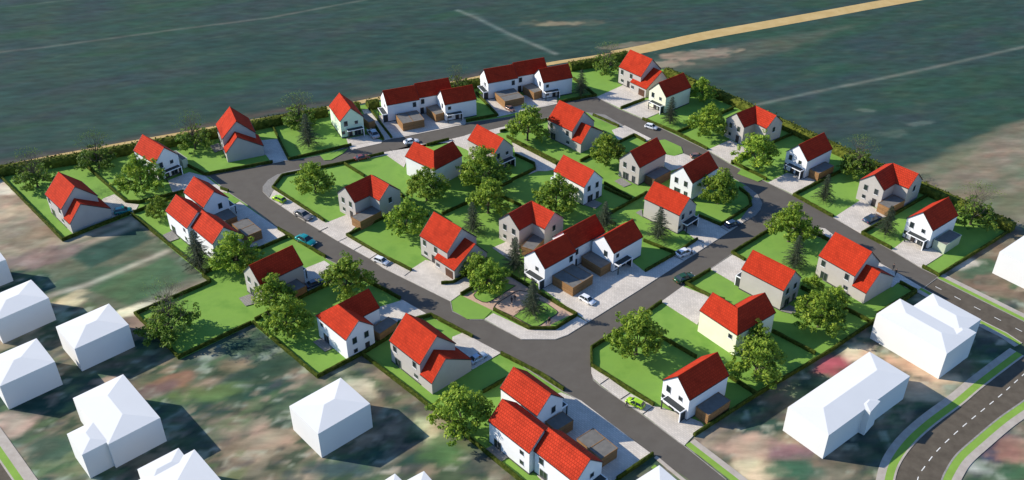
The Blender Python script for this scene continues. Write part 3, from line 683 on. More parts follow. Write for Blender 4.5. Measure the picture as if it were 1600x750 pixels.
LH = [
 (6, [(0,135),(370,512),(765,355)], 'low hedge round the far left plot, along the brown open ground'),
 (6, [(475,50),(740,288),(820,292),(1080,228)], 'low hedge between the far left plot and the neighbouring big-tree plot'),
 (6, [(785,352),(950,290),(1060,245)], 'low hedge behind the left terrace, under the small tree'),
 (6, [(1105,78),(1205,128),(1500,73),(1600,55)], 'low hedge in front of the house with the stepped red roof by the sand track'),
 (7, [(545,172),(590,188)], 'stub of low hedge beside the left terrace near the road bend'),
 (6, [(775,362),(1205,712)], 'low hedge on the outer side of the left terrace garden'),
 (7, [(445,668),(935,455)], 'low hedge between the left terrace and the house with the plain dark red roof'),
 (7, [(880,408),(1160,575)], 'low hedge along the road beside the teal car'),
 (12, [(485,228),(440,195)], 'tiny corner piece of low hedge where the left garden steps in'),
 (12, [(483,232),(45,420),(298,675),(725,473)], 'low hedge round the big lawn with the half-bare tree at lower left'),
 (12, [(735,470),(1112,788),(1369,655)], 'low hedge round the lower garden of the white house with the L-shaped red roof'),
 (12, [(745,455),(1300,183)], 'low hedge between the dark-roofed house and the L-roofed white house'),
 (12, [(1310,185),(1500,277),(1596,330)], 'low hedge along the spine road beside the tall roadside tree'),
 (13, [(620,468),(810,350),(840,285),(985,252),(1025,240),(1270,368)], 'low hedge between the L-roofed white house and the stepped-roof house in the lower middle'),
 (13, [(625,470),(975,740),(1535,1197),(1700,1335)], 'long low hedge along the bottom garden edge beside the hip-roofed white block'),
 (16, [(460,15),(590,82),(700,140),(828,228)], 'low hedge along the spine road behind the bottom terrace'),
 (16, [(355,240),(505,158)], 'low hedge between the bottom terrace and the stepped-roof house above it'),
 (20, [(240,752),(450,605)], 'low hedge at the end of the bottom terrace yard'),
 (20, [(690,495),(1050,262),(1500,-8),(1990,-345)], 'long low hedge along the lower right edge of the estate'),
 (14, [(1250,275),(1090,385),(840,545),(840,650)], 'low hedge round the corner lawn at the crossroads'),
 (20, [(90,85),(455,318)], 'low hedge along the parking bays with the lime car at the bottom'),
 (15, [(340,315),(705,525)], 'low hedge between the corner lawn and the cream L-roofed house garden'),
 (15, [(900,640),(1055,740)], 'low hedge beside the white house with porch at the bottom, garden side'),
 (15, [(1150,372),(1400,503)], 'low hedge between the garden of the cream house and the garden above it'),
 (15, [(785,12),(645,95),(780,165),(870,190)], 'low hedge round the small front lawn beside the dark green car'),
 (11, [(612,480),(540,437),(820,265),(960,300),(1105,362)], 'low hedge round the lawn under the big tree at the right junction'),
 (11, [(940,640),(1270,800),(1500,925)], 'low hedge between the two houses with bright roofs at lower right'),
 (11, [(335,358),(210,442),(30,545)], 'low hedge along the parking strip beside the white car and pedestrian'),
 (11, [(20,365),(205,440)], 'short low hedge in the lawn behind the centre terrace'),
 (11, [(345,222),(470,275),(650,160),(635,100),(580,60)], 'low hedge round the rounded-corner lawn at the right junction'),
 (10, [(0,158),(260,292)], 'low hedge on the upper side of the narrow paved alley'),
 (10, [(20,238),(130,290),(135,322),(0,385)], 'low hedge with a bend on the lower side of the paved alley'),
 (10, [(400,275),(715,122),(780,157)], 'low hedge with a peak between the stepped-roof house and the plain dark-roofed house'),
 (10, [(540,432),(690,500)], 'short low hedge right of the white house in the middle of the estate'),
 (10, [(510,610),(560,590),(790,460)], 'low hedge between the white centre house and the conifer lawn'),
 (10, [(765,27),(960,108),(1145,205)], 'low hedge along the far road beside the small white car'),
 (4, [(215,557),(545,415)], 'low hedge between the cream house garden and the grey L-roofed house'),
 (4, [(535,737),(700,650),(895,563)], 'low hedge between the L-roofed house and the white house with wooden garage'),
 (10, [(1285,278),(1490,382)], 'low hedge along the right road in front of the tree lawn'),
 (5, [(510,215),(150,398),(380,525)], 'low hedge round the conifer lawn of the grey L-roofed house on the right'),
 (5, [(940,395),(550,622),(720,712)], 'low hedge round the conifer lawn of the last white house on the right'),
 ('e', [(505,362),(662,450),(1240,90),(1400,-20)], 'low hedge round the last lawn at the right corner of the estate'),
 (21, [(770,162),(862,210),(640,345)], 'low hedge corner beside the two walking pedestrians'),
 (8, [(750,230),(520,285),(155,360),(100,430),(400,625)], 'low hedge round the lawn at the left road bend, above the lime car'),
 (8, [(520,292),(635,362)], 'short low hedge between two lawns near the red car'),
 (8, [(835,565),(535,710),(750,835),(910,915)], 'low hedge along the parking bays with the white hatchback'),
 (8, [(790,425),(1010,600)], 'low hedge through the middle gardens beside the L-roofed house and tree'),
 (9, [(340,212),(640,75)], 'low hedge between the middle trees, left half'),
 (9, [(460,0),(800,160)], 'low hedge running down to the grey L-roofed house in the centre'),
 (8, [(1205,355),(1340,425)], 'low hedge piece beside the white L-roofed house with trees'),
 (8, [(1345,465),(1500,392)], 'low hedge between the alley gardens and the middle trees'),
 (8, [(1000,182),(1130,148)], 'short low hedge behind the white L-roofed house at the far road'),
 (9, [(335,617),(405,612),(560,525)], 'bent low hedge beside the stepped-roof house in the centre'),
 (9, [(450,682),(600,598),(690,550)], 'low hedge between the paved drive and the planted square'),
 (9, [(700,545),(1030,745),(1130,800)], 'low hedge between the planted square and the yard of the centre terrace'),
 (14, [(268,320),(480,432),(630,432),(752,352)], 'low hedge round the front of the planted square'),
 (9, [(1290,30),(1450,118)], 'short low hedge behind the white gable house'),
 (9, [(1255,232),(1355,272)], 'short low hedge at the back of the centre terrace'),
 (3, [(305,552),(580,482)], 'low hedge at the far road beside the big tree'),
 (3, [(345,582),(650,735)], 'low hedge along the back of the stepped-roof house in the upper middle'),
 (3, [(735,240),(865,340),(640,380)], 'low hedge round the lawn at the right end of the far right terrace'),
 (3, [(1012,414),(1150,362)], 'low hedge between the two paved drives at the top right'),
 (3, [(850,455),(930,490),(1000,522)], 'low hedge beside the cobbled strip at the far bend'),
 (2, [(95,440),(195,640),(560,555)], 'low hedge round the conifer lawn beside the pale green house'),
 (2, [(645,315),(795,512)], 'low hedge on the right side of the narrow drive by the pale green house'),
 (2, [(690,425),(748,522)], 'low hedge on the left side of the narrow drive by the silver car'),
 (2, [(1290,250),(1415,380),(1230,415)], 'low hedge round the lawn at the right end of the far left terrace'),
]
for v, p_, lb in LH:
    hedge([P(v, *q) for q in p_], 0.46, 0.92, lb, M['hedge'])

# ------------------------------------------------------------------ windows, doors, porches (local x along wall, y outward)
def win_mesh(w, h, bars=1, fm='frame'):
    f = MB(); t = 0.07; d = 0.07
    f.box(-w/2, w/2, -0.02, d, 0, t); f.box(-w/2, w/2, -0.02, d, h-t, h); f.box(-w/2, -w/2+t, -0.02, d, t, h-t); f.box(w/2-t, w/2, -0.02, d, t, h-t)
    for i in range(1, bars+1):
        c = -w/2+w*i/(bars+1); f.box(c-0.03, c+0.03, -0.02, d-0.01, t, h-t)
    g = MB().box(-w/2+t, w/2-t, -0.02, 0.03, t, h-t)
    s = MB().box(-w/2-0.08, w/2+0.08, 0.0, 0.14, -0.07, -0.003)
    return f.mesh('window', M[fm]), g.mesh('pane', M['glass']), s.mesh('sill', M['whiteframe'])
WM = {'tall': win_mesh(1.12, 1.6, 0), 'small': win_mesh(1.0, 1.05, 0), 'low': win_mesh(1.2, 1.0), 'patio': win_mesh(1.9, 2.15, 1, 'frame'), 'french': win_mesh(1.1, 2.15)}
dmb = MB(); dmb.box(-0.55, 0.55, -0.02, 0.06, 0, 2.15); DOOR = dmb.mesh('door', M['door'])
hnd = MB(); hnd.box(0.38, 0.42, 0.06, 0.12, 0.95, 1.15); HANDLE = hnd.mesh('handle', M['rim'])
gmb = MB(); gmb.box(-1.25, 1.25, -0.02, 0.06, 0, 2.15); GDOOR = gmb.mesh('garage_door', M['garagedoor'])
def porch_mesh(w, d):
    a = MB().box(-w/2, w/2, 0.02, d, 2.55, 2.68, 0)
    b = MB().box(-w/2-0.05, w/2+0.05, d, d+0.12, 2.52, 2.72); b.box(-w/2-0.14, -w/2, 0.02, d+0.14, 2.48, 2.74); b.box(w/2, w/2+0.14, 0.02, d+0.14, 2.48, 2.74)
    c = MB().box(-w/2-0.14, -w/2+0.06, d-0.1, d+0.1, 0.1, 2.5)
    c2 = MB().box(w/2-0.06, w/2+0.14, d-0.1, d+0.1, 0.1, 2.5)
    e = MB().box(-w/2-0.1, -w/2+0.0, 0.02, d-0.1, 0.1, 2.5)
    return a.mesh('porch_roof', M['canopy']), b.mesh('beam', M['whiteframe']), c.mesh('post', M['whiteframe']), c2.mesh('post', M['canopy']), e.mesh('side_screen', M['canopy'])
PORCH = porch_mesh(4.6, 1.5)
def put(par, kind, o, u, z, lateral_dir, normal, m):
    """o: wall start, u along lateral_dir; coordinates in un-mirrored house space"""
    x = o[0]+lateral_dir[0]*u; y = (o[1]+lateral_dir[1]*u)*m
    nx, ny = normal[0], normal[1]*m
    rz = math.atan2(ny, nx)-math.pi/2
    if kind == 'door':
        d = link('door', DOOR, par, (x, y, z), rz); link('handle', HANDLE, d)
    elif kind == 'garage': link('garage_door', GDOOR, par, (x, y, z), rz)
    elif kind == 'porch':
        p = link('porch', PORCH[0], par, (x, y, z), rz)
        link('beam', PORCH[1], p); link('post', PORCH[2], p); link('post', PORCH[3], p); link('side_screen', PORCH[4], p)
    else:
        w = WM[kind]; a = link('window' if kind not in ('patio', 'french') else 'glass_door', w[0], par, (x, y, z), rz)
        link('pane', w[1], a)
        if kind not in ('patio', 'french'): link('sill', w[2], a)
IN = 0.13
def pent(W, ze, zr, y0=0, yr=None):
    """wall profile (y,z) under a gable roof, inset from the roof edge"""
    yr = W/2 if yr is None else yr
    sl1 = (zr-ze)/yr; sl2 = (zr-ze)/(W-yr); t = 0.16
    return [(IN, 0), (W-IN, 0), (W-IN, ze+sl2*IN-t), (yr, zr-t), (IN, ze+sl1*IN-t)]
def gable_parts(par, x0, y0, L, W, ze, zr, m, wall, tile, cache={}):
    key = (x0, y0, L, W, ze, zr, m, wall.name, tile.name)
    if key not in cache:
        w = MB(); pr = [(a+y0, b) for a, b in pent(W, ze, zr)]
        w.prism(pr, x0+IN, x0+L-IN)
        r = MB(); a, b = (y0, y0+W); c = y0+W/2
        r.slab([[(x0,a,ze),(x0+L,a,ze),(x0+L,c,zr),(x0,c,zr)], [(x0,c,zr),(x0+L,c,zr),(x0+L,b,ze),(x0,b,ze)]], 0.15)
        mr = (m < 0); GV = []
        for yy in (a-0.1, b+0.004): GV.append(('gutter', MB().box(x0, x0+L, yy, yy+0.096, ze-0.14, ze-0.02).mesh('gutter', M['dark'], mirror=mr)))
        for yy in (y0+IN-0.05, y0+W-IN+0.002): GV.append(('base_shade', MB().box(x0+IN, x0+L-IN, yy, yy+0.048, 0, 0.32).mesh('base_shade', M['base_shade'], mirror=mr)))  # dark strips added along the wall base in place of contact shade
        for xx in (x0+IN-0.05, x0+L-IN+0.002): GV.append(('base_shade', MB().box(xx, xx+0.048, y0+IN-0.05, y0+W-IN+0.05, 0, 0.318).mesh('base_shade', M['base_shade'], mirror=mr)))
        for xx in (x0-0.05, x0+L+0.003):
            v = MB(); v.slab([[(xx,a,ze+0.03),(xx+0.047,a,ze+0.03),(xx+0.047,c,zr+0.03),(xx,c,zr+0.03)], [(xx,c,zr+0.03),(xx+0.047,c,zr+0.03),(xx+0.047,b,ze+0.03),(xx,b,ze+0.03)]], 0.22)
            GV.append(('verge_board', v.mesh('verge_board', M['dark'], mirror=mr)))
        rc = MB(); rc.prism([(c-0.14, zr-0.08), (c+0.14, zr-0.08), (c+0.05, zr+0.07), (c-0.05, zr+0.07)], x0, x0+L)
        cache[key] = (w.mesh('wall', wall, mirror=mr), r.mesh('roof', tile, mirror=mr), rc.mesh('ridge_cap', tile, mirror=mr), GV)
    k = cache[key]
    wl_ = link('wall', k[0], par); ro = link('roof', k[1], par); link('ridge_cap', k[2], ro)
    for nm, me in k[3]: link(nm, me, wl_ if nm == 'base_shade' else ro)

def porch_gable(t, o, d, n, W, m):
    put(t, 'tall', o, W*0.24, 3.6, d, n, m); put(t, 'small', o, W*0.68, 3.7, d, n, m)
    put(t, 'small', o, W*0.10, 1.2, d, n, m); put(t, 'porch', o, W*0.57, 0, d, n, m)
    put(t, 'door', o, W*0.40, 0.1, d, n, m); put(t, 'patio', o, W*0.70, 0.1, d, n, m)  # wide dark glazing set here to paint deep shade into the porch recess
def garden_gable(t, o, d, n, W, m):
    put(t, 'tall', o, W*0.28, 3.6, d, n, m); put(t, 'tall', o, W*0.70, 3.6, d, n, m)
    put(t, 'patio', o, W*0.36, 0.12, d, n, m); put(t, 'french', o, W*0.74, 0.12, d, n, m)
def house_s(x, y, deg, L, porch_at, wall, label, tile='tile', W=7.05, ze=5.56, zr=9.07):
    t = thing('gabled_house', label, 'house', (x, y, 0), R(deg), 'red-roofed houses of the estate')
    gable_parts(t, 0, 0, L, W, ze, zr, 1, M[wall], M[tile])
    a, b = (porch_gable, garden_gable) if porch_at == 0 else (garden_gable, porch_gable)
    # seen from outside, left to right
    a(t, (IN, W), (0, -1), (-1, 0), W, 1); b(t, (L-IN, 0), (0, 1), (1, 0), W, 1)
    return t
def house_a(x, y, deg, m, wall, label):
    L, W, ze, zr, L2, W2, ze2, zr2, yr, xs = 9.87, 9.28, 5.64, 10.21, 3.58, 10.37, 3.05, 7.24, 3.72, 6.36
    t = thing('stepped_roof_house', label, 'house', (x, y, 0), R(deg), 'red-roofed houses of the estate')
    mr = m < 0
    gable_parts(t, 0, 0, L, W, ze, zr, m, M[wall], M['tile'])
    w = MB(); pr = pent(W2, ze2, zr2, yr=yr); w.prism(pr, L-IN, L+L2-IN)
    s2 = (zr2-ze2)/(W2-yr); hz = ze2+s2*(W2-W)
    w.prism([(W-IN-0.002, 0), (W2-IN, 0), (W2-IN, ze2+s2*IN-0.16), (W-IN-0.002, hz-0.16)], xs+IN, L-IN-0.002)
    link('side_wing', w.mesh('side_wing', M[wall], mirror=mr), t)
    r = MB(); xa, xb = L-IN-0.01, L+L2
    r.slab([[(xa,0,ze2),(xb,0,ze2),(xb,yr,zr2),(xa,yr,zr2)], [(xa,yr,zr2),(xb,yr,zr2),(xb,W2,ze2),(xa,W2,ze2)]], 0.15)
    ysm = W-IN-0.01; hs = ze2+s2*(W2-ysm)
    r.slab([[(xs,ysm,hs),(xa,ysm,hs),(xa,W2,ze2),(xs,W2,ze2)]], 0.15)
    ro = link('wing_roof', r.mesh('wing_roof', M['tile'], mirror=mr), t)
    v = MB()
    v.slab([[(xb+0.003,0,ze2+0.03),(xb+0.05,0,ze2+0.03),(xb+0.05,yr,zr2+0.03),(xb+0.003,yr,zr2+0.03)], [(xb+0.003,yr,zr2+0.03),(xb+0.05,yr,zr2+0.03),(xb+0.05,W2,ze2+0.03),(xb+0.003,W2,ze2+0.03)]], 0.22)
    link('verge_board', v.mesh('verge_board', M['dark'], mirror=mr), ro)
    for b_ in ((L, L+L2, -0.1, -0.004), (xs, L+L2, W2+0.004, W2+0.1)): link('gutter', MB().box(*b_, ze2-0.14, ze2-0.02).mesh('gutter', M['dark'], mirror=mr), ro)
    A = (0, IN); d = (1, 0); n = (0, -1)
    put(t, 'tall', A, 1.6, 3.5, d, n, m); put(t, 'tall', A, L-1.9, 3.5, d, n, m); put(t, 'patio', A, 2.4, 0.12, d, n, m); put(t, 'low', A, L-1.6, 1.0, d, n, m)
    B_ = (0, W-IN); n = (0, 1)
    put(t, 'tall', B_, 1.6, 3.5, d, n, m); put(t, 'tall', B_, 5.6, 3.5, d, n, m); put(t, 'low', B_, 1.9, 1.0, d, n, m); put(t, 'door', B_, 4.6, 0.1, d, n, m)
    C_ = (0, W2-IN); put(t, 'low', C_, xs+1.2, 1.1, d, n, m); put(t, 'garage', C_, L+1.6, 0.12, d, n, m)
    return t
def house_b(x, y, deg, m, L, L2, wall, label, tile='tile', W=7.0, ze=5.67, zr=8.46+0.35):
    t = thing('l_plan_house', label, 'house', (x, y, 0), R(deg), 'red-roofed houses of the estate')
    mr = m < 0; h = W/2
    w = MB(); w.prism(pent(W, ze, zr), IN, L-W)
    w.box(L-W, L-IN, IN, W, 0, ze-0.1)
    w.prism([(a+L-W, b) for a, b in pent(W, ze, zr)], W, L2-IN, axis='y')
    link('wall', w.mesh('wall', M[wall], mirror=mr), t)
    rc = (L-h, h, zr)
    r = MB(); r.slab([[(0,0,ze),(L,0,ze),rc,(0,h,zr)], [(0,h,zr),rc,(L-W,W,ze),(0,W,ze)], [(L,0,ze),(L,L2,ze),(L-h,L2,zr),rc], [rc,(L-h,L2,zr),(L-W,L2,ze),(L-W,W,ze)]], 0.15)
    ro = link('roof', r.mesh('roof', M[tile], mirror=mr), t)
    for b_ in ((0, L, -0.1, -0.004), (L+0.004, L+0.1, 0, L2), (0, L-W-0.1, W+0.004, W+0.1), (L-W-0.1, L-W-0.004, W+0.004, L2)):
        link('gutter', MB().box(*b_, ze-0.14, ze-0.02).mesh('gutter', M['dark'], mirror=mr), ro)
    v = MB(); a0, a1 = -0.05, -0.003
    v.slab([[(a0,0,ze+.03),(a1,0,ze+.03),(a1,h,zr+.03),(a0,h,zr+.03)], [(a0,h,zr+.03),(a1,h,zr+.03),(a1,W,ze+.03),(a0,W,ze+.03)]], 0.22)
    link('verge_board', v.mesh('verge_board', M['dark'], mirror=mr), ro); v = MB()
    b0, b1 = L2+0.003, L2+0.05
    v.slab([[(L-W,b0,ze+.03),(L-h,b0,zr+.03),(L-h,b1,zr+.03),(L-W,b1,ze+.03)], [(L-h,b0,zr+.03),(L,b0,ze+.03),(L,b1,ze+.03),(L-h,b1,zr+.03)]], 0.22)
    link('verge_board', v.mesh('verge_board', M['dark'], mirror=mr), ro)
    o = (IN, 0); d = (0, 1); n = (-1, 0)
    put(t, 'tall', o, W*0.3, 3.5, d, n, m); put(t, 'tall', o, W*0.72, 3.5, d, n, m); put(t, 'small', o, W*0.3, 1.1, d, n, m); put(t, 'door', o, W*0.72, 0.1, d, n, m)
    put(t, 'tall', (L-W, L2-IN), W*0.5, 3.5, (1, 0), (0, 1), m)
    put(t, 'small', (0, IN), L*0.83, 3.7, (1, 0), (0, -1), m); (put(t, 'patio', (0, IN), L*0.72, 0.12, (1, 0), (0, -1), m) if m < 0 else None)
    return t
def terrace(x, y, deg, tile, label):
    L, W, ze, zr = 10.11, 6.96, 5.6, 8.8
    t = thing('terraced_house_block', label, 'terraced houses', (x, y, 0), R(deg), 'white terraces of three houses')
    offs = [(0, 0), (10.3, 1.04), (15.8, -6.35)]
    # the second and third houses butt against their neighbours
    gable_parts(t, 0, 0, L, W, ze, zr, 1, M['white'], M[tile]); gable_parts(t, 10.45-0.3, 1.04, L+0.7, W, ze+0.003, zr+0.003, 1, M['white'], M[tile])
    gable_parts(t, 15.8, -6.35, L, W, ze-0.003, zr-0.003, 1, M['white'], M[tile])
    o = (IN, W); d = (0, -1); n = (-1, 0)
    put(t, 'small', o, W*0.62, 3.7, d, n, 1); put(t, 'small', o, W*0.16, 1.3, d, n, 1); put(t, 'porch', o, W*0.62, 0, d, n, 1); put(t, 'door', o, W*0.45, 0.1, d, n, 1); put(t, 'low', o, W*0.78, 1.0, d, n, 1)
    o = (0, IN); d = (1, 0); n = (0, -1)
    put(t, 'tall', o, L-1.6, 3.4, d, n, 1); put(t, 'tall', (0, 1.04+IN), L+1.3, 3.4, d, n, 1); put(t, 'door', (0, 1.04+IN), L+1.0, 0.1, d, n, 1)
    put(t, 'small', (15.8, -6.35+IN), 1.5, 3.7, d, n, 1); put(t, 'porch', (15.8, -6.35+IN), 2.7, 0, d, n, 1); put(t, 'door', (15.8, -6.35+IN), 3.8, 0.1, d, n, 1); put(t, 'low', (15.8, -6.35+IN), 1.5, 1.0, d, n, 1)
    put(t, 'tall', (15.8+IN, W-6.35), 4.4, 3.4, (0, -1), (-1, 0), 1)
    o = (0, W-IN); n = (0, 1)
    put(t, 'tall', o, L-1.8, 3.4, d, n, 1); put(t, 'patio', o, L-2.4, 0.12, d, n, 1); put(t, 'low', o, 3.0, 1.0, d, n, 1)
    o = (0, W+1.04-IN)
    put(t, 'small', o, 12.2, 3.6, d, n, 1); put(t, 'small', o, 12.2, 1.1, d, n, 1); put(t, 'patio', o, 18.6, 0.12, d, n, 1)
    return t

for a in [
 (-117.06,203.19,-46.3,1,'greige','pale grey house with stepped red roof on the far left plot beside the teal car'),
 (-24.77,146.78,-47.1,1,'greige','beige house with stepped red roof in the lower middle, silver car behind its wing'),
 (-84.03,241.21,-66.0,1,'greige','tall grey house with stepped red roof near the sand track, grey drive on its right'),
 (-15.04,191.05,-45.8,-1,'greige','beige stepped-roof house left of centre, its low wing reaching into the paved drive'),
 (10.11,243.99,-47.2,1,'greige','grey house with stepped red roof in the upper middle, below the far road bend'),
 (41.13,286.56,-50.9,-1,'greige','house with stepped orange-red roof in the top corner where the sand track meets the estate'),
 (69.64,176.47,-53.1,1,'greige','beige house with stepped red roof on the right, two pedestrians walking behind its wing')]:
    house_a(*a)
for a in [
 (-53.83,252.94,-64.7,11.05,1,'mint','pale mint green house with steep red roof beside the silver car near the sand track','tile'),
 (-102.39,225.88,-42.3,10.9,1,'white','white house with red roof and dark porch behind the big tree at upper left','tile2'),
 (-12.28,232.1,-48.5,11.2,1,'greige','grey house with red roof half hidden by a tree beside the paved alley','tile'),
 (10.78,214.83,-47.9,11.2,1,'white','white house with speckled red roof in the middle, leafy tree at its left','tile2'),
 (32.86,201.22,-45.5,10.98,1,'greige','grey house with bright red roof, conifer in front and porch facing the navy car','tile'),
 (51.11,171.38,-46.8,11.04,0,'greige','grey house with plain bright red roof right of the dark green car','tile'),
 (-54.8,165.33,44.5,11.15,1,'greige','grey house with plain dark red roof beside the big lower left lawn','tile'),
 (33.48,216.51,44.1,11.18,1,'greige','grey house with plain dark red roof beside the hexagonal grass island','tile'),
 (46.12,208.59,45.1,11.3,1,'white','white house with dark red roof half covered by the tree at the rounded lawn','tile'),
 (78.39,219.92,39.0,11.08,0,'white','white house with dark red roof and larch-clad garage near the field hedge','tile'),
 (99.49,186.74,38.2,10.98,0,'white','white house with dark red roof and pale green garage, last on the right','tile'),
 (33.16,129.7,38.3,11.05,0,'white','white house with dark red roof and porch at the bottom beside the lime car','tile'),
 (46.06,258.64,39.5,11.23,0,'cream','cream yellow house with dark red roof and conifer in front at the top right','tile')]:
    x, y, dg, L, pa, wl, lb, tl = a
    # porch_at: 0 = gable at the start of the ridge, else far gable
    if lb.startswith(('white house with speckled', 'grey house with plain bright')): pa = 0
    house_s(x, y, dg, L, pa, wl, lb, tl)
for a in [
 (89.16,210.18,41.2,-1,12.39,10.65,'greige','grey L-shaped house on the right with a dark car in its drive','tile2'),
 (-43.95,203.94,46.2,-1,11.81,10.69,'greige','grey L-shaped house with larch-clad garage at the left road bend','tile2'),
 (-3.32,191.68,45.9,-1,11.51,10.99,'greige','grey L-shaped house right behind the centre terrace','tile2'),
 (61.3,244.71,36.1,-1,11.51,11.19,'greige','grey L-shaped house at the field hedge, tree in front of its inner corner','tile2'),
 (-28.61,222.47,-41.8,1,11.12,10.61,'white','white L-shaped house with its closed corner towards us, below the far road','tile'),
 (39.37,156.5,-52.1,1,10.3,12.07,'cream','cream yellow L-shaped house at lower right with a tree leaning over it','tile'),
 (-33.49,146.81,133.1,-1,10.9,11.36,'white','white L-shaped house with long bright roof face at the bottom left','tile')]:
    house_b(*a)
for a in [
 (-36.84,253.17,22.9,'tile','white three-house terrace with dark red roofs, left one of two at the sand track'),
 (-7.4,268.39,23.0,'tile','white three-house terrace with dark red roofs, right one of two at the sand track'),
 (7.32,171.35,42.6,'tile','white terrace of three houses in the centre with wooden garages and a wide paved yard'),
 (-64.29,185.86,133.7,'tile2','white three-house terrace with bright red roofs on the left, conifer behind it'),
 (15.81,114.45,133.0,'tile2','white terrace of three houses with bright speckled roofs at the bottom edge')]:
    terrace(*a)

# ------------------------------------------------------------------ garages (flat roofed, board clad)
def garage(v, c, mat, label, double=False, H_=2.65, group='flat-roofed wooden garages'):
    q = [Vector(P(v, x, y, H_)) for x, y in c]         # corners in order round the roof
    # best rectangle: direction of the longer edges
    d = ((q[1]-q[0])+(q[2]-q[3])); d.normalize(); n = Vector((-d.y, d.x))
    ctr = sum(q, Vector((0, 0)))/4
    hl = sum(abs((p-ctr).dot(d)) for p in q)/4; hw = sum(abs((p-ctr).dot(n)) for p in q)/4
    t = thing('wooden_garage', label, 'garage', (ctr.x, ctr.y, 0), math.atan2(d.y, d.x), group)
    w = MB().box(-hl+0.06, hl-0.06, -hw+0.06, hw-0.06, 0, H_-0.12); link('wall', w.mesh('wall', mat), t)
    r = MB().box(-hl+0.1, hl-0.1, -hw+0.1, hw-0.1, H_-0.12+0.002, H_-0.05); ro = link('roof', r.mesh('roof', M['gravelroof']), t)
    e = MB()
    for b in ((-hl, hl, -hw, -hw+0.1), (-hl, hl, hw-0.1, hw), (-hl, -hl+0.1, -hw+0.1, hw-0.1), (hl-0.1, hl, -hw+0.1, hw-0.1)): e.box(b[0], b[1], b[2], b[3], H_-0.16, H_)
    if double:
        if hl >= hw: e.box(-0.08, 0.08, -hw+0.1, hw-0.1, H_-0.11, H_+0.004)
        else: e.box(-hl+0.1, hl-0.1, -0.08, 0.08, H_-0.11, H_+0.004)
    link('roof_edge', e.mesh('roof_edge', mat), ro)
    g = MB().box(-1.2, 1.2, -0.03, 0.03, 0.02, 2.2); gd = g.mesh('garage_door', M['garagedoor'])
    if hl > 1.3 and hw > 1.3:
        for k in ((-hw/2, hw/2) if (double and hw > 2.6) else (0,)):
            if (hw > 2.4): link('garage_door', gd, t, (hl-0.03, k, 0), math.pi/2)
            else: 
                s = MB().box(-hw*0.75, hw*0.75, -0.03, 0.03, 0.02, 2.2); link('garage_door', s.mesh('garage_door', M['garagedoor']), t, (hl-0.03, 0, 0), math.pi/2)
W_, D_ = M['wood'], M['darkwood']
garage(2, [(815,370),(945,345),(985,400),(860,425)], W_, 'double larch garage in front of the far left terrace', True)
garage(2, [(1000,325),(1065,310),(1110,355),(1048,375)], W_, 'single larch garage between the houses of the far left terrace')
garage(3, [(275,315),(390,290),(442,345),(330,370)], W_, 'double larch garage in front of the far right terrace beside the brown car', True)
garage(3, [(445,272),(500,262),(552,300),(495,325)], W_, 'single larch garage between the houses of the far right terrace')
garage('a', [(290,520),(440,435),(600,512),(452,608)], W_, 'large double larch garage in front of the centre terrace', True)
garage('a', [(505,378),(590,335),(728,420),(655,465)], W_, 'single larch garage between the houses of the centre terrace')
garage(7, [(500,315),(590,283),(638,330),(548,365)], W_, 'single larch garage of the left terrace')
garage(7, [(600,375),(690,342),(790,405),(700,445)], W_, 'double larch garage of the left terrace, tree branches over it', True)
garage('b', [(440,388),(548,325),(618,380),(510,448)], W_, 'single larch garage of the bottom terrace')
garage('b', [(630,495),(735,430),(893,550),(790,620)], W_, 'double larch garage of the bottom terrace', True)
garage(12, [(915,240),(985,205),(1045,248),(975,285)], W_, 'larch garage of the dark-roofed house at lower left, dark car behind it')
garage(10, [(780,350),(880,300),(930,325),(835,378)], D_, 'dark boarded garage of the dark-roofed house near the hexagonal grass island')
garage(5, [(247,240),(335,195),(390,222),(297,268)], W_, 'larch garage of the white house near the field hedge')
garage(5, [(972,655),(1060,592),(1140,628),(1045,685)], M['palegreen'], 'pale green garage of the last white house on the right')
garage(20, [(700,325),(830,232),(912,285),(780,368)], W_, 'larch garage of the white house at the bottom beside the lime car')
garage(5, [(650,435),(745,387),(800,425),(705,475)], W_, 'larch garage in the inner corner of the L-shaped house on the right')
garage(8, [(558,595),(680,530),(737,562),(608,625)], W_, 'long larch garage of the L-shaped house at the left road bend')
garage('a', [(75,298),(160,205),(243,245),(150,338)], W_, 'larch garage in the inner corner of the L-shaped house in the centre')
garage(13, [(675,310),(775,242),(830,275),(720,345)], W_, 'larch garage of the white L-shaped house at lower left')
garage('h', [(880,430),(940,408),(1065,505),(1000,530)], M['palegreen'], 'small pale garage behind the white house at upper left')
garage(2, [(618,372),(655,362),(690,408),(650,420)], W_, 'brown garage behind the mint green house and silver car')

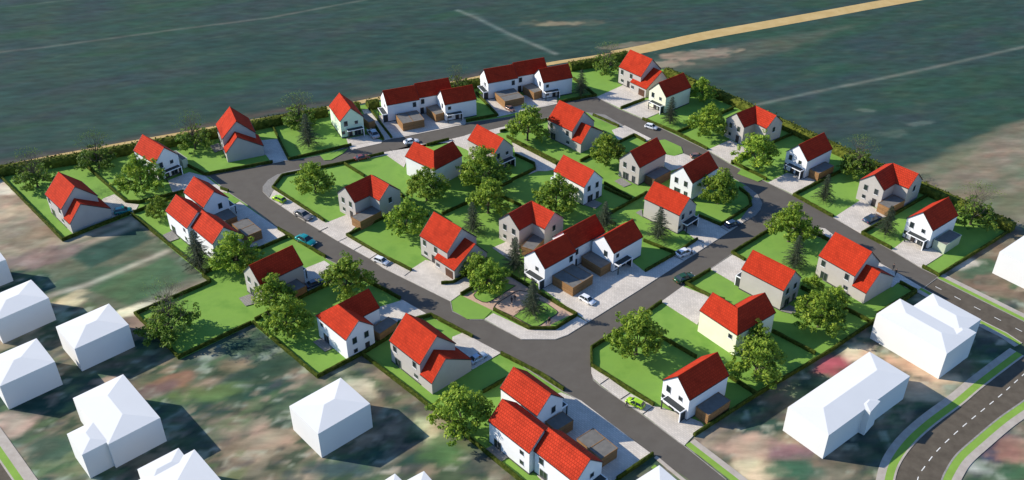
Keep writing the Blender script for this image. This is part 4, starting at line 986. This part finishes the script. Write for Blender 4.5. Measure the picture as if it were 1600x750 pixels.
# ------------------------------------------------------------------ plain white neighbour blocks
def block(corners, ze, zr, label, cat='building'):
    zr = ze
    """corners: list of rectangles (photo px at eave height), hipped roofs"""
    q0 = [Vector(at(x, y, ze)) for x, y in corners[0]]
    ctr = sum(q0, Vector((0, 0)))/4
    t = thing('white_block_building', label, cat, (ctr.x, ctr.y, 0), 0, 'plain white neighbouring buildings')
    for k, cs in enumerate(corners):
        q = [Vector(at(x, y, ze-0.03*k)) for x, y in cs]
        d = ((q[1]-q[0])+(q[2]-q[3])).normalized(); n = Vector((-d.y, d.x)); c = sum(q, Vector((0, 0)))/4
        hl = sum(abs((p-c).dot(d)) for p in q)/4; hw = sum(abs((p-c).dot(n)) for p in q)/4
        if hw > hl: d, n = n, -d; hl, hw = hw, hl
        rz = math.atan2(d.y, d.x); l = (c.x-ctr.x, c.y-ctr.y, 0); e = ze-0.03*k; r_ = e+0.17*hw
        w = MB().box(-hl, hl, -hw, hw, 0, e); link('wall', w.mesh('wall', M['model']), t, l, rz)
        rl = max(hl-hw*0.95, 0.25); m_ = MB()
        A, B_, C_, D2 = (-hl,-hw,e), (hl,-hw,e), (hl,hw,e), (-hl,hw,e); E, F_ = (-rl,0,r_), (rl,0,r_)
        m_.face([A,B_,F_,E]); m_.face([B_,C_,F_]); m_.face([C_,D2,E,F_]); m_.face([D2,A,E])
        b = len(m_.v)
        link('roof', m_.mesh('roof', M['model']), t, (l[0], l[1], 0.002), rz)
    return t
block([[(451.3,634.8),(532.7,590),(578,630.8),(497.5,678)]], 6.1, 8.0, 'plain white hip-roofed block below the long garden hedge, bottom centre-left')
block([[(1230.7,636),(1358.7,550),(1422,587.3),(1295.2,680.7)], [(1338,631),(1352,615),(1376,627),(1359,645)]], 6.0, 7.9, 'long plain white block with a small projection beside the curved road at lower right')
block([[(86.7,510.7),(170.7,474),(200.5,507.5),(116.8,545.3)]], 5.9, 7.8, 'plain white block left of the half-bare tree garden')
block([[(-34,472),(49.8,436),(75,466.4),(-9,502)]], 6.0, 7.9, 'plain white block cut by the left edge, upper of the two large ones')
block([[(-28,565),(57.4,528.6),(85.4,565),(0,604)]], 6.0, 7.9, 'plain white block cut by the left edge, lower of the two large ones')
block([[(-75,417),(-3,391),(9.3,405.3),(-62,432)]], 6.0, 7.5, 'sliver of a white block at the left edge near the dark field strips')
block([[(113.3,622.5),(192,584.7),(250.7,652.7),(169.3,694)], [(103.5,678),(150,656),(170,689),(129,711)]], 6.0, 7.9, 'L-shaped plain white block at lower left')
block([[(206,757),(305,700),(355,765),(255,820)], [(213,734),(278.7,700),(300,726),(236,760)]], 6.0, 7.9, 'plain white block cut by the bottom edge at lower left')
block([[(590,775),(660,737),(700,775),(628,815)], [(598,752),(617,740),(630,752),(610,765)]], 6.0, 7.6, 'tip of a white block at the bottom edge left of the bottom terrace')
block([[(975,762),(1025,730),(1075,757),(1025,790)]], 4.5, 5.5, 'white block tip at the bottom edge beside the spine road exit')
fz = lambda *p: [(1350+x/4.69, 440+y/4.69) for x, y in p]
block([fz((95,238),(608,530),(775,408),(262,122)), fz((360,178),(507,85),(857,277),(705,385)), fz((480,455),(608,530),(823,372),(690,300))], 6.6, 8.4, 'large irregular white block between the estate corner and the curved road')
block([[(1564,392),(1612,360),(1665,388),(1617,422)]], 6.0, 7.5, 'white block cut by the right edge of the picture')

# ------------------------------------------------------------------ trees
def limb(mb, p, d, L, r, depth, rnd, tips, kids=3, bend=0.35):
    n = 3
    for i in range(n):
        q = p+d*(L/n); r2 = r*0.82; mb.tube(p, q, r, r2, 6 if depth < 2 else 4)
        p = q; r = r2; d = (d+Vector((rnd.gauss(0, .12), rnd.gauss(0, .12), rnd.uniform(-.02, .14)))).normalized()
    if depth >= 3: tips.append((p.copy(), d.copy())); return
    for k in range(kids):
        a = 2*math.pi*(k+rnd.random()*0.7)/kids; o = d.orthogonal().normalized(); w = d.cross(o)
        nd = (d*rnd.uniform(0.55, 0.95)+(o*math.cos(a)+w*math.sin(a))*rnd.uniform(0.5, 0.95)).normalized()
        limb(mb, p.copy(), nd, L*rnd.uniform(0.6, 0.78), r*0.7, depth+1, rnd, tips, kids, bend)
def broadleaf(seed, rad=5.6, h=9.0, bare=False, mat='leaf'):
    rnd = random.Random(seed); tr_ = MB(); tips = []
    p = Vector((0, 0, 0)); d = Vector((rnd.uniform(-.06, .06), rnd.uniform(-.06, .06), 1)).normalized()
    tr_.tube(p, p+d*0.35, 0.42, 0.3, 8); tr_.tube(p+d*0.35, p+d*2.2, 0.3, 0.24, 8); p = p+d*2.2
    for k in range(6):
        a = 2*math.pi*(k+rnd.random()*0.6)/6
        nd = Vector((math.cos(a)*0.85, math.sin(a)*0.85, rnd.uniform(0.45, 0.95))).normalized()
        limb(tr_, p.copy(), nd, rad*0.42, 0.15, 1, rnd, tips)
    limb(tr_, p.copy(), Vector((0, 0, 1)), h*0.26, 0.17, 1, rnd, tips)
    cr = MB(); lv = []
    # clumps spread through a lobed dome
    lobes = [(rnd.uniform(0, 2*math.pi), rnd.uniform(0.75, 1.12)) for _ in range(6)]
    cl_ = []
    n_r = rnd.choice((4, 5, 5)); ph = rnd.uniform(0, 6.28); big = []
    for i in range(n_r):      # spreading lower boughs
        an = ph+2*math.pi*(i+rnd.uniform(-.25, .25))/n_r; rr = rad*rnd.uniform(0.50, 0.66)
        big.append((Vector((math.cos(an)*rr, math.sin(an)*rr, h*rnd.uniform(0.30, 0.42))), rad*rnd.uniform(0.36, 0.47), 0.62))
    for i in range(3):        # upper boughs
        an = ph+0.7+2*math.pi*i/3; rr = rad*rnd.uniform(0.2, 0.34)
        big.append((Vector((math.cos(an)*rr, math.sin(an)*rr, h*rnd.uniform(0.52, 0.66))), rad*rnd.uniform(0.32, 0.42), 0.8))
    big.append((Vector((rnd.uniform(-.5, .5), rnd.uniform(-.5, .5), h*0.82)), rad*0.30, 0.9))
    if bare: big = [(Vector((c.x*1.05, c.y*1.05, c.z*0.78)), q*0.92, sq*0.8) for c, q, sq in big[:-2]]
    for c, q, sq in big:
        for i in range(int((15 if not bare else 11)*q*q/4)+4):
            u = Vector((rnd.gauss(0, 1), rnd.gauss(0, 1), rnd.gauss(0, 1))).normalized()*q*rnd.uniform(0.3, 1.05)
            cl_.append((c+Vector((u.x, u.y, u.z*sq)), rnd.uniform(0.45, 1.0)))
    rnd.shuffle(tips)
    for q_, d_ in tips[:30]: cl_.append((q_+d_*0.3, rnd.uniform(0.4, 0.8)))
    for c, r in cl_:
        tone = rnd.uniform(0.0, 0.45)
        for _ in range(int(52*r*r)):
            u = Vector((rnd.gauss(0, 1), rnd.gauss(0, 1), rnd.gauss(0, 1))).normalized()
            q = c+Vector((u.x*r, u.y*r, u.z*r*0.7))*rnd.uniform(0.5, 1.0)
            s = rnd.uniform(0.11, 0.27)
            nrm = (u+Vector((0, 0, 0.6))+Vector((rnd.gauss(0, .5), rnd.gauss(0, .5), rnd.gauss(0, .5)))).normalized()
            A = nrm.orthogonal().normalized(); B_ = nrm.cross(A); an = rnd.uniform(0, 6.28)
            A, B_ = A*math.cos(an)+B_*math.sin(an), B_*math.cos(an)-A*math.sin(an)
            cr.face([q-A*s*1.3, q+B_*s*0.8, q+A*s*1.3, q-B_*s*0.8]); lv.append(min(1, max(0, tone+rnd.uniform(0, 0.55))))
    br = None
    if bare:
        br = MB(); tt = []
        for k in range(13):
            a = rnd.uniform(0, 6.28); nd = Vector((math.cos(a)*rnd.uniform(.1, .55), math.sin(a)*rnd.uniform(.1, .55), 1)).normalized()
            limb(br, Vector((0, 0, h*0.42)), nd, h*0.42, 0.09, 1, rnd, tt)
        for q_, d_ in tt:
            for _ in range(3):
                c_ = q_+Vector((rnd.gauss(0, .35), rnd.gauss(0, .35), rnd.gauss(0, .3))); A = Vector((rnd.gauss(0, 1), rnd.gauss(0, 1), rnd.gauss(0, 1))).normalized()*0.12; B_ = A.orthogonal().normalized()*0.08
                cr.face([c_-A, c_+B_, c_+A, c_-B_]); lv.append(rnd.uniform(0.2, 0.8))
        br = br.mesh('bare_branches', M['bark'])
    tm = tr_.mesh('trunk', M['bark'], True); cm = cr.mesh('crown', M[mat])
    at_ = cm.attributes.new('leafv', 'FLOAT', 'FACE'); at_.data.foreach_set('value', lv)
    return tm, cm, br
def conifer(seed, h=9.3, rad=3.7):
    rnd = random.Random(seed); tr_ = MB(); tr_.tube((0,0,0), (0,0,h*0.5), 0.2, 0.12, 8); tr_.tube((0,0,h*0.5), (0,0,h), 0.12, 0.02, 6)
    cr = MB(); lv = []; z = 1.1
    while z < h:
        f = 1-(z-1.1)/(h-1.0); R_ = rad*(f**0.85)*rnd.uniform(0.8, 1.12)+0.1; n = max(5, int(5+7*f))
        for k in range(n):
            a = 2*math.pi*(k+rnd.random()*.8)/n; d = Vector((math.cos(a), math.sin(a), 0)); r = R_*rnd.uniform(.7, 1.1); droop = rnd.uniform(.1, .38)
            m = max(3, int(r/0.2)); wd_ = Vector((-d.y, d.x, 0))
            for j in range(m):
                t = (j+0.5)/m; c = Vector((0,0,z))+d*r*t+Vector((0,0,0.12*r*t*2-droop*r*t*t*1.6))
                for s_ in (-1, 1):
                    l = (0.2+0.38*(1-t))*rnd.uniform(.7, 1.25)
                    e = c+wd_*s_*l+d*l*0.7+Vector((0,0,-l*rnd.uniform(.1,.6))); g = c+d*0.16+Vector((0,0,rnd.uniform(-.03,.05)))
                    cr.face([c, g, e]); lv.append(rnd.uniform(0, .9))
        z += 0.32+0.2*f
    tm = tr_.mesh('trunk', M['bark'], True); cm = cr.mesh('crown', M['needle'])
    at_ = cm.attributes.new('leafv', 'FLOAT', 'FACE'); at_.data.foreach_set('value', lv)
    return tm, cm, None
BV = [broadleaf(100+i, 6.3, 10.8) for i in range(5)]
HV = [broadleaf(200+i, 6.0, 9.0, True, 'leaf2') for i in range(3)]
CV = [conifer(300+i) for i in range(4)]
TR = random.Random(9)
def tree(kind, b, s, label, sz=None):
    x, y = at(*b); vs = {'b': BV, 'h': HV, 'c': CV}[kind]; v = vs[TR.randrange(len(vs))]
    nm, cat, gr = {'b': ('broadleaf_tree', 'tree', 'leafy garden trees'), 'h': ('half_bare_tree', 'tree', 'half-bare trees'), 'c': ('conifer_tree', 'conifer', 'garden conifers')}[kind]
    t = thing(nm, label, cat, (x, y, 0), TR.uniform(0, 6.28), gr)
    t.scale = (s, s, sz or s)
    link('trunk', v[0], t); link('crown', v[1], t)
    if v[2]: link('bare_branches', v[2], t)
def v2(v, x, y): return (VO[v][0]+x/3.75, VO[v][1]+y/3.75)
TL = [
 ('b', (226,302), 1.12, 'large leafy tree covering the front of the white house at upper left'),
 ('b', (251,339), 0.62, 'small leafy tree behind the left terrace'),
 ('b', v2(3,465,600), 1.08, 'leafy tree on the lawn left of the upper middle stepped-roof house'),
 ('b', (757,291), 1.22, 'leafy tree hiding the grey house beside the paved alley'),
 ('b', v2(8,1360,575), 0.95, 'leafy tree on the middle hedge crossing, left of the speckled-roof house'),
 ('b', v2(8,1000,500), 0.98, 'leafy tree on the shaded lawn in front of the white L-shaped house'),
 ('b', v2(8,885,690), 0.97, 'leafy tree on the lawn right of the left-bend garage'),
 ('b', v2(8,350,455), 0.95, 'leafy tree on the lawn at the left road bend'),
 ('b', v2(10,255,560), 1.05, 'leafy tree at the left side of the white speckled-roof house in the middle'),
 ('b', v2(10,555,295), 1.0, 'leafy tree between the stepped-roof house and the hexagonal island house'),
 ('b', v2(10,1205,520), 1.0, 'leafy tree on the rounded lawn at the right junction'),
 ('b', v2(4,400,565), 1.0, 'leafy tree on the lawn left of the field-hedge L-shaped house'),
 ('b', (1096,158), 0.8, 'leafy tree against the field hedge behind the cream house'),
 ('b', (1181,261), 1.08, 'leafy tree in front of the inner corner of the field-hedge L-shaped house'),
 ('b', v2(11,870,365), 1.05, 'tall leafy tree over the hedge at the right junction'),
 ('b', (373,421), 1.05, 'leafy tree at the right gable of the left terrace'),
 ('b', (432,480), 0.85, 'leafy tree in front of the lower left dark-roofed house'),
 ('b', (451,520), 0.98, 'broad leafy tree on the garden of the lower left L-roofed house'),
 ('b', v2(12,1290,300), 1.05, 'tall leafy roadside tree left of the spine road'),
 ('b', (722,672), 1.05, 'big leafy tree between the stepped-roof house and the bottom terrace'),
 ('b', (748,436), 0.72, 'leafy tree pressed against the wing of the centre-left stepped-roof house'),
 ('b', v2(14,240,205), 0.85, 'leafy tree on the left island of the planted square'),
 ('b', v2(14,1100,575), 1.12, 'big leafy tree on the corner lawn at the crossroads'),
 ('b', v2(15,1050,630), 1.05, 'big leafy tree below the cream L-shaped house'),
 ('b', (1177,541), 0.65, 'small leafy tree leaning on the wall of the cream L-shaped house'),
 ('b', v2(21,295,415), 0.98, 'leafy tree on the shaded lawn near the lower right hedge'),
 ('b', (1301,482), 0.6, 'low leafy tree along the garden wall of the right stepped-roof house'),
 ('b', (1268,455), 0.45, 'smallest leafy tree at the corner of the right stepped-roof house'),
 ('h', v2(1,222,610), 0.95, 'half-bare tree in the far left garden corner'),
 ('h', v2(1,585,500), 0.95, 'half-bare tree at the tall hedge between the two left gardens'),
 ('h', v2(1,1145,385), 0.95, 'half-bare tree beside the tall grey stepped-roof house near the sand track'),
 ('h', (468,201), 0.98, 'half-bare tree just behind the conifer near the mint house'),
 ('h', (716,146), 0.8, 'half-bare tree between the two sand track terraces'),
 ('h', v2(3,925,210), 0.95, 'half-bare tree on the lawn in the top corner of the estate'),
 ('h', v2(5,510,265), 0.95, 'half-bare tree between the white garage house and the right L-shaped house'),
 ('h', v2(5,1185,565), 1.0, 'half-bare tree at the right corner of the estate'),
 ('h', (271,521), 1.12, 'large half-bare tree on the big lower left lawn'),
 ('c', v2(2,310,560), 1.12, 'tall conifer on the lawn left of the mint green house'),
 ('c', v2(3,778,335), 0.95, 'conifer at the right end of the far right terrace'),
 ('c', v2(3,1300,500), 0.95, 'conifer in front of the cream house at the top right'),
 ('c', v2(5,325,425), 0.85, 'conifer on the front lawn of the right L-shaped house'),
 ('c', v2(5,685,625), 0.9, 'conifer on the front lawn of the last white house on the right'),
 ('c', v2(11,105,350), 1.0, 'conifer in front of the grey house with porch, right of the centre'),
 ('c', v2(11,900,520), 0.98, 'conifer on the lawn under the tall junction tree'),
 ('c', v2(9,520,310), 0.95, 'conifer between the centre-left stepped-roof house and the centre L-shaped house'),
 ('c', v2(9,770,530), 0.98, 'conifer at the left gable of the centre terrace'),
 ('c', (944,357), 0.85, 'conifer right behind the centre terrace ridge'),
 ('c', v2(14,495,345), 1.0, 'conifer on the right island of the planted square'),
 ('c', v2(7,425,635), 1.15, 'conifer at the garden side of the left terrace'),
]
for k_, b_, s_, l_ in TL: tree(k_, b_, s_, l_)

# ------------------------------------------------------------------ cars (x forward)
def loft(sections, mat, name, closed_ends=True, smooth_=True):
    """sections: list of (x, [(y,z)...]) rings"""
    mb = MB(); n = len(sections[0][1])
    for x, ring in sections:
        for y, z in ring: mb.v.append((x, y, z))
    for i in range(len(sections)-1):
        for k in range(n):
            a = i*n+k; b = i*n+(k+1) % n; mb.f.append((a, b, b+n, a+n)); mb.mi.append(0)
    mb.f.append(tuple(reversed(range(n)))); mb.mi.append(0); mb.f.append(tuple((len(sections)-1)*n+k for k in range(n))); mb.mi.append(0)
    return mb.mesh(name, mat, smooth_)
def car_meshes(paint, kind):
    L, W_c = (4.1, 1.72) if kind == 'hatch' else (4.6, 1.8)
    def ring(w, z0, z1, r=0.12):
        h = w/2; return [(-h+0.06, z0), (h-0.06, z0), (h, z0+r), (h, z1-r*1.2), (h-0.12, z1), (-h+0.12, z1), (-h, z1-r*1.2), (-h, z0+r)]
    st = [(-.5, .80, .42, .70), (-.485, .93, .30, .86), (-.42, .99, .22, .95), (-.25, 1, .2, .96), (.0, 1, .2, .94), (.2, 1, .2, .92), (.33, .98, .2, .84), (.44, .94, .24, .74), (.49, .84, .3, .62), (.5, .74, .4, .54)]
    if kind != 'hatch': st[1] = (-.485, .93, .3, .82); st[2] = (-.42, .98, .22, .88)
    body = loft([(L*a, ring(W_c*b, c, d)) for a, b, c, d in st], paint, 'body')
    # greenhouse
    if kind == 'hatch': gx = [(-.455, .9, .80), (-.36, 1.40, .62), (-.0, 1.46, .64), (.09, 1.42, .62), (.25, .9, .80)]
    else: gx = [(-.37, .9, .80), (-.24, 1.36, .60), (-.05, 1.43, .62), (.05, 1.40, .61), (.22, .9, .80)]
    secs = []
    for a, zt, wt in gx:
        zb = 0.86; hb = W_c*0.47; ht = W_c*wt*0.5 if zt > 1 else hb
        secs.append((L*a, [(-hb, zb), (hb, zb), (ht, zt), (-ht, zt)]))
    green = loft(secs, M['glass'], 'windows', smooth_=False)
    rf = MB(); (x0, z0, w0), (x1, z1, w1), (x2, z2, w2) = gx[1], gx[2], gx[3]
    T = lambda a, z, w, s: (L*a, s*W_c*w*0.52, z+0.012)
    rf.slab([[T(x0,z0,w0,-1), T(x1,z1,w1,-1), T(x1,z1,w1,1), T(x0,z0,w0,1)], [T(x1,z1,w1,-1), T(x2,z2,w2,-1), T(x2,z2,w2,1), T(x1,z1,w1,1)]], 0.05)
    for s in (-1, 1):   # pillars
        hb = W_c*0.475
        rf.tube((L*gx[0][0], s*hb, 0.88), (L*x0, s*W_c*w0*.5, z0), 0.05, 0.04, 5); rf.tube((L*gx[4][0], s*hb, 0.88), (L*x2, s*W_c*w2*.5, z2), 0.04, 0.035, 5)
        rf.tube((L*(x1-0.09), s*hb, 0.88), (L*(x1-0.07), s*W_c*w1*.51, z1), 0.045, 0.04, 5)
    roof = rf.mesh('roof_panel', paint)
    wh = MB(); r = 0.31
    wh.tube((0, -0.1, 0), (0, 0.1, 0), r, r, 14); tyre = wh.mesh('wheel', M['tyre'])
    hm = MB(); hm.tube((0, -0.112, 0), (0, 0.112, 0), 0.19, 0.19, 10); hub = hm.mesh('rim', M['rim'])
    hl = MB().box(-0.05, 0.05, -0.17, 0.17, -0.07, 0.07); head = hl.mesh('headlight', M['lamp']); tail = hl.mesh('tail_light', M['tail'])
    mi = MB().box(-0.06, 0.06, -0.1, 0.1, -0.06, 0.06).mesh('mirror', paint)
    return dict(L=L, W=W_c, body=body, green=green, roof=roof, tyre=tyre, hub=hub, head=head, tail=tail, mirror=mi)
def car(v, a, b, paint, kind, label, flip=False, cache={}):
    key = (paint, kind)
    if key not in cache: cache[key] = car_meshes(PAINTS[paint], kind)
    m = cache[key]
    A = Vector(P(v, a[0], a[1], 0.6)); B_ = Vector(P(v, b[0], b[1], 0.6)); d = B_-A
    if flip: d = -d
    c = (A+B_)/2; s = max(0.95, min(1.28, (d.length*0.93)/m['L'])); rz = math.atan2(d.y, d.x)
    t = thing('parked_car', label, 'car', (c.x, c.y, 0.06), rz, 'cars standing in the estate'); t.scale = (s, s, s)
    link('body', m['body'], t); link('windows', m['green'], t); link('roof_panel', m['roof'], t)
    for x in (-0.3, 0.31):
        for y in (-1, 1):
            w = link('wheel', m['tyre'], t, (m['L']*x, y*(m['W']/2-0.09), 0.31)); link('rim', m['hub'], w)
    for y in (-1, 1):
        link('headlight', m['head'], t, (m['L']*0.485, y*m['W']*0.30, 0.56)); link('tail_light', m['tail'], t, (-m['L']*0.488, y*m['W']*0.32, 0.70))
        link('mirror', m['mirror'], t, (m['L']*0.17, y*(m['W']/2+0.06), 0.93))
PAINTS = {k: carpaint(k+'_car_paint', c) for k, c in dict(teal=(0.0,0.19,0.19), bluet=(0.0,0.21,0.20), silver=(0.32,0.34,0.36), white=(0.78,0.78,0.78), red=(0.22,0.05,0.035), brown=(0.22,0.11,0.075),
          lime=(0.36,0.62,0.015), grey=(0.20,0.185,0.175), navy=(0.025,0.05,0.09), green=(0.015,0.06,0.015), ice=(0.35,0.42,0.5)).items()}
for a in [
 (6,(662,345),(778,325),'bluet','hatch','teal blue car on the drive of the far left house'),
 (2,(660,455),(712,512),'silver','sedan','silver car on the drive beside the mint green house'),
 (2,(862,537),(957,520),'white','sedan','white sedan driving on the far road in front of the left sand track terrace'),
 (2,(575,632),(665,612),'red','sedan','dark red car at the side of the far road'),
 (3,(340,398),(388,425),'brown','hatch','brown car in front of the double garage of the far right terrace'),
 (7,(850,212),(920,243),'lime','hatch','lime green car at the left road bend'),
 (7,(982,300),(1074,348),'grey','sedan','grey sedan in a parking bay below the left road bend'),
 (7,(990,447),(1097,498),'teal','sedan','teal car driving on the spine road'),
 ('g',(860,400),(1030,462),'white','hatch','white hatchback in the parking bays of the spine road'),
 (12,(1045,252),(1140,215),'navy','sedan','dark navy car behind the garage of the lower left dark-roofed house'),
 (13,(1262,503),(1335,462),'ice','sedan','ice blue car half behind the wing of the lower middle stepped-roof house'),
 (9,(1148,682),(1235,730),'white','hatch','white car in the yard of the centre terrace'),
 (11,(215,447),(308,412),'white','hatch','white car in the parking strip with a pedestrian beside it'),
 (11,(200,600),(315,558),'green','sedan','dark green car on the cross road'),
 (11,(500,277),(585,247),'navy','hatch','navy car in the parking bay at the rounded lawn'),
 (11,(1315,252),(1408,212),'navy','sedan','dark car on the drive of the right L-shaped house'),
 (3,(1155,508),(1228,527),'white','hatch','small white car on the far road near the cream house'),
 (10,(1062,240),(1110,238),'brown','hatch','brown car behind the white house at the far road'),
 (10,(1210,372),(1265,345),'navy','hatch','navy car half hidden by the rounded-lawn tree'),
 (20,(295,272),(402,322),'lime','hatch','lime green car in the bottom parking bay with a pedestrian at its nose')]:
    car(*a, flip=(a[3] in ('lime', 'silver')))

# ------------------------------------------------------------------ people
def person_mesh(stride, name):
    """one continuous figure grown from a jointed skeleton"""
    me = bpy.data.meshes.new(name); s = stride
    V = [(0,0,.95,.13),(0,0,1.12,.125),(0,0,1.32,.15),(0,0,1.46,.09),(0,0,1.53,.055),(0.01,0,1.62,.085),(0.01,0,1.72,.085)]
    E = [(0,1),(1,2),(2,3),(3,4),(4,5),(5,6)]
    for sd in (-1, 1):
        k = s*sd; b = len(V)
        V += [(0,sd*.09,.88,.095),(k*.10,sd*.10,.5,.062),(k*.22-0.02,sd*.10,.10,.042),(k*.22+.12,sd*.11,.04,.035)]
        E += [(0,b),(b,b+1),(b+1,b+2),(b+2,b+3)]
        b = len(V)
        V += [(0,sd*.19,1.41,.06),(-k*.07,sd*.235,1.14,.045),(-k*.13+.05,sd*.23,.90,.032),(-k*.14+.07,sd*.225,.82,.03)]
        E += [(3,b),(b,b+1),(b+1,b+2),(b+2,b+3)]
        h = b+3
        for j, (dx, l) in enumerate(((-.028,.075),(-.01,.085),(.008,.08),(.026,.065))):
            q = len(V); V += [(-k*.14+.07+dx, sd*.225, .79, .009), (-k*.14+.075+dx, sd*.222, .79-l, .007)]; E += [(h, q), (q, q+1)]
        q = len(V); V += [(-k*.14+.115, sd*.215, .80, .010), (-k*.14+.125, sd*.21, .755, .008)]; E += [(h, q), (q, q+1)]
    me.from_pydata([v[:3] for v in V], E, [])
    o = bpy.data.objects.new('tmp', me); COL.objects.link(o)
    sk = o.modifiers.new('s', 'SKIN'); sk.use_smooth_shade = True
    for i, v in enumerate(V): me.skin_vertices[0].data[i].radius = (v[3], v[3])
    me.skin_vertices[0].data[0].use_root = True
    sb = o.modifiers.new('d', 'SUBSURF'); sb.levels = 1; sb.render_levels = 1
    dg = bpy.context.evaluated_depsgraph_get(); r = bpy.data.meshes.new_from_object(o.evaluated_get(dg))
    bpy.data.objects.remove(o)
    r.materials.clear()
    for m in (M['cloth'], M['skin']): r.materials.append(m)
    for p in r.polygons:
        c = p.center; p.material_index = 1 if (c.z > 1.5 or (c.z < .86 and abs(c.y) > .17 and c.z > .6)) else 0
        p.use_smooth = True
    # face: nose, eyes, mouth, ears as part of the same mesh
    r.name = name
    return r
PM = [person_mesh(1.0, 'person'), person_mesh(0.25, 'person'), person_mesh(-0.8, 'person')]
import bmesh
def hair_mesh():
    bm = bmesh.new(); bmesh.ops.create_uvsphere(bm, u_segments=12, v_segments=8, radius=0.115)
    for v in bm.verts: v.co = Vector((v.co.x-0.012, v.co.y*0.88, v.co.z*1.02+1.705))
    bmesh.ops.delete(bm, geom=[f for f in bm.faces if f.calc_center_median().z < 1.66 or (f.calc_center_median().x > 0.045 and f.calc_center_median().z < 1.76)], context='FACES')
    me = bpy.data.meshes.new('hair'); bm.to_mesh(me); bm.free(); me.materials.append(M['hair']); return me
HM = hair_mesh()
for k, (b, rz, lb) in enumerate([
 (v2(9,748,730), 60, 'dark-clothed person standing on the planted square, nearer of the pair'),
 (v2(9,767,718), 240, 'dark-clothed person standing on the planted square, farther of the pair'),
 ((857.2,507), 100, 'dark-clothed person at the front corner of the planted square, left of two close together'),
 ((858.8,506), 110, 'dark-clothed person at the front corner of the planted square, right of two close together'),
 ((978.6,636), 150, 'dark-clothed person standing at the nose of the bottom lime car'),
 (v2(11,300,448), 200, 'dark-clothed person standing beside the white car in the parking strip'),
 ((1394.5,423), 215, 'pedestrian walking at the roadside behind the right stepped-roof house, upper one'),
 ((1398.5,431), 220, 'pedestrian walking at the roadside behind the right stepped-roof house, lower one')]):
    x, y = at(*b); t = thing('person', lb, 'person', (x, y, 0.13), R(rz), 'people in the estate'); t.scale = (1.06,)*3
    link('body', PM[(k*2+1) % 3 if k < 6 else 0], t); link('hair', HM, t)
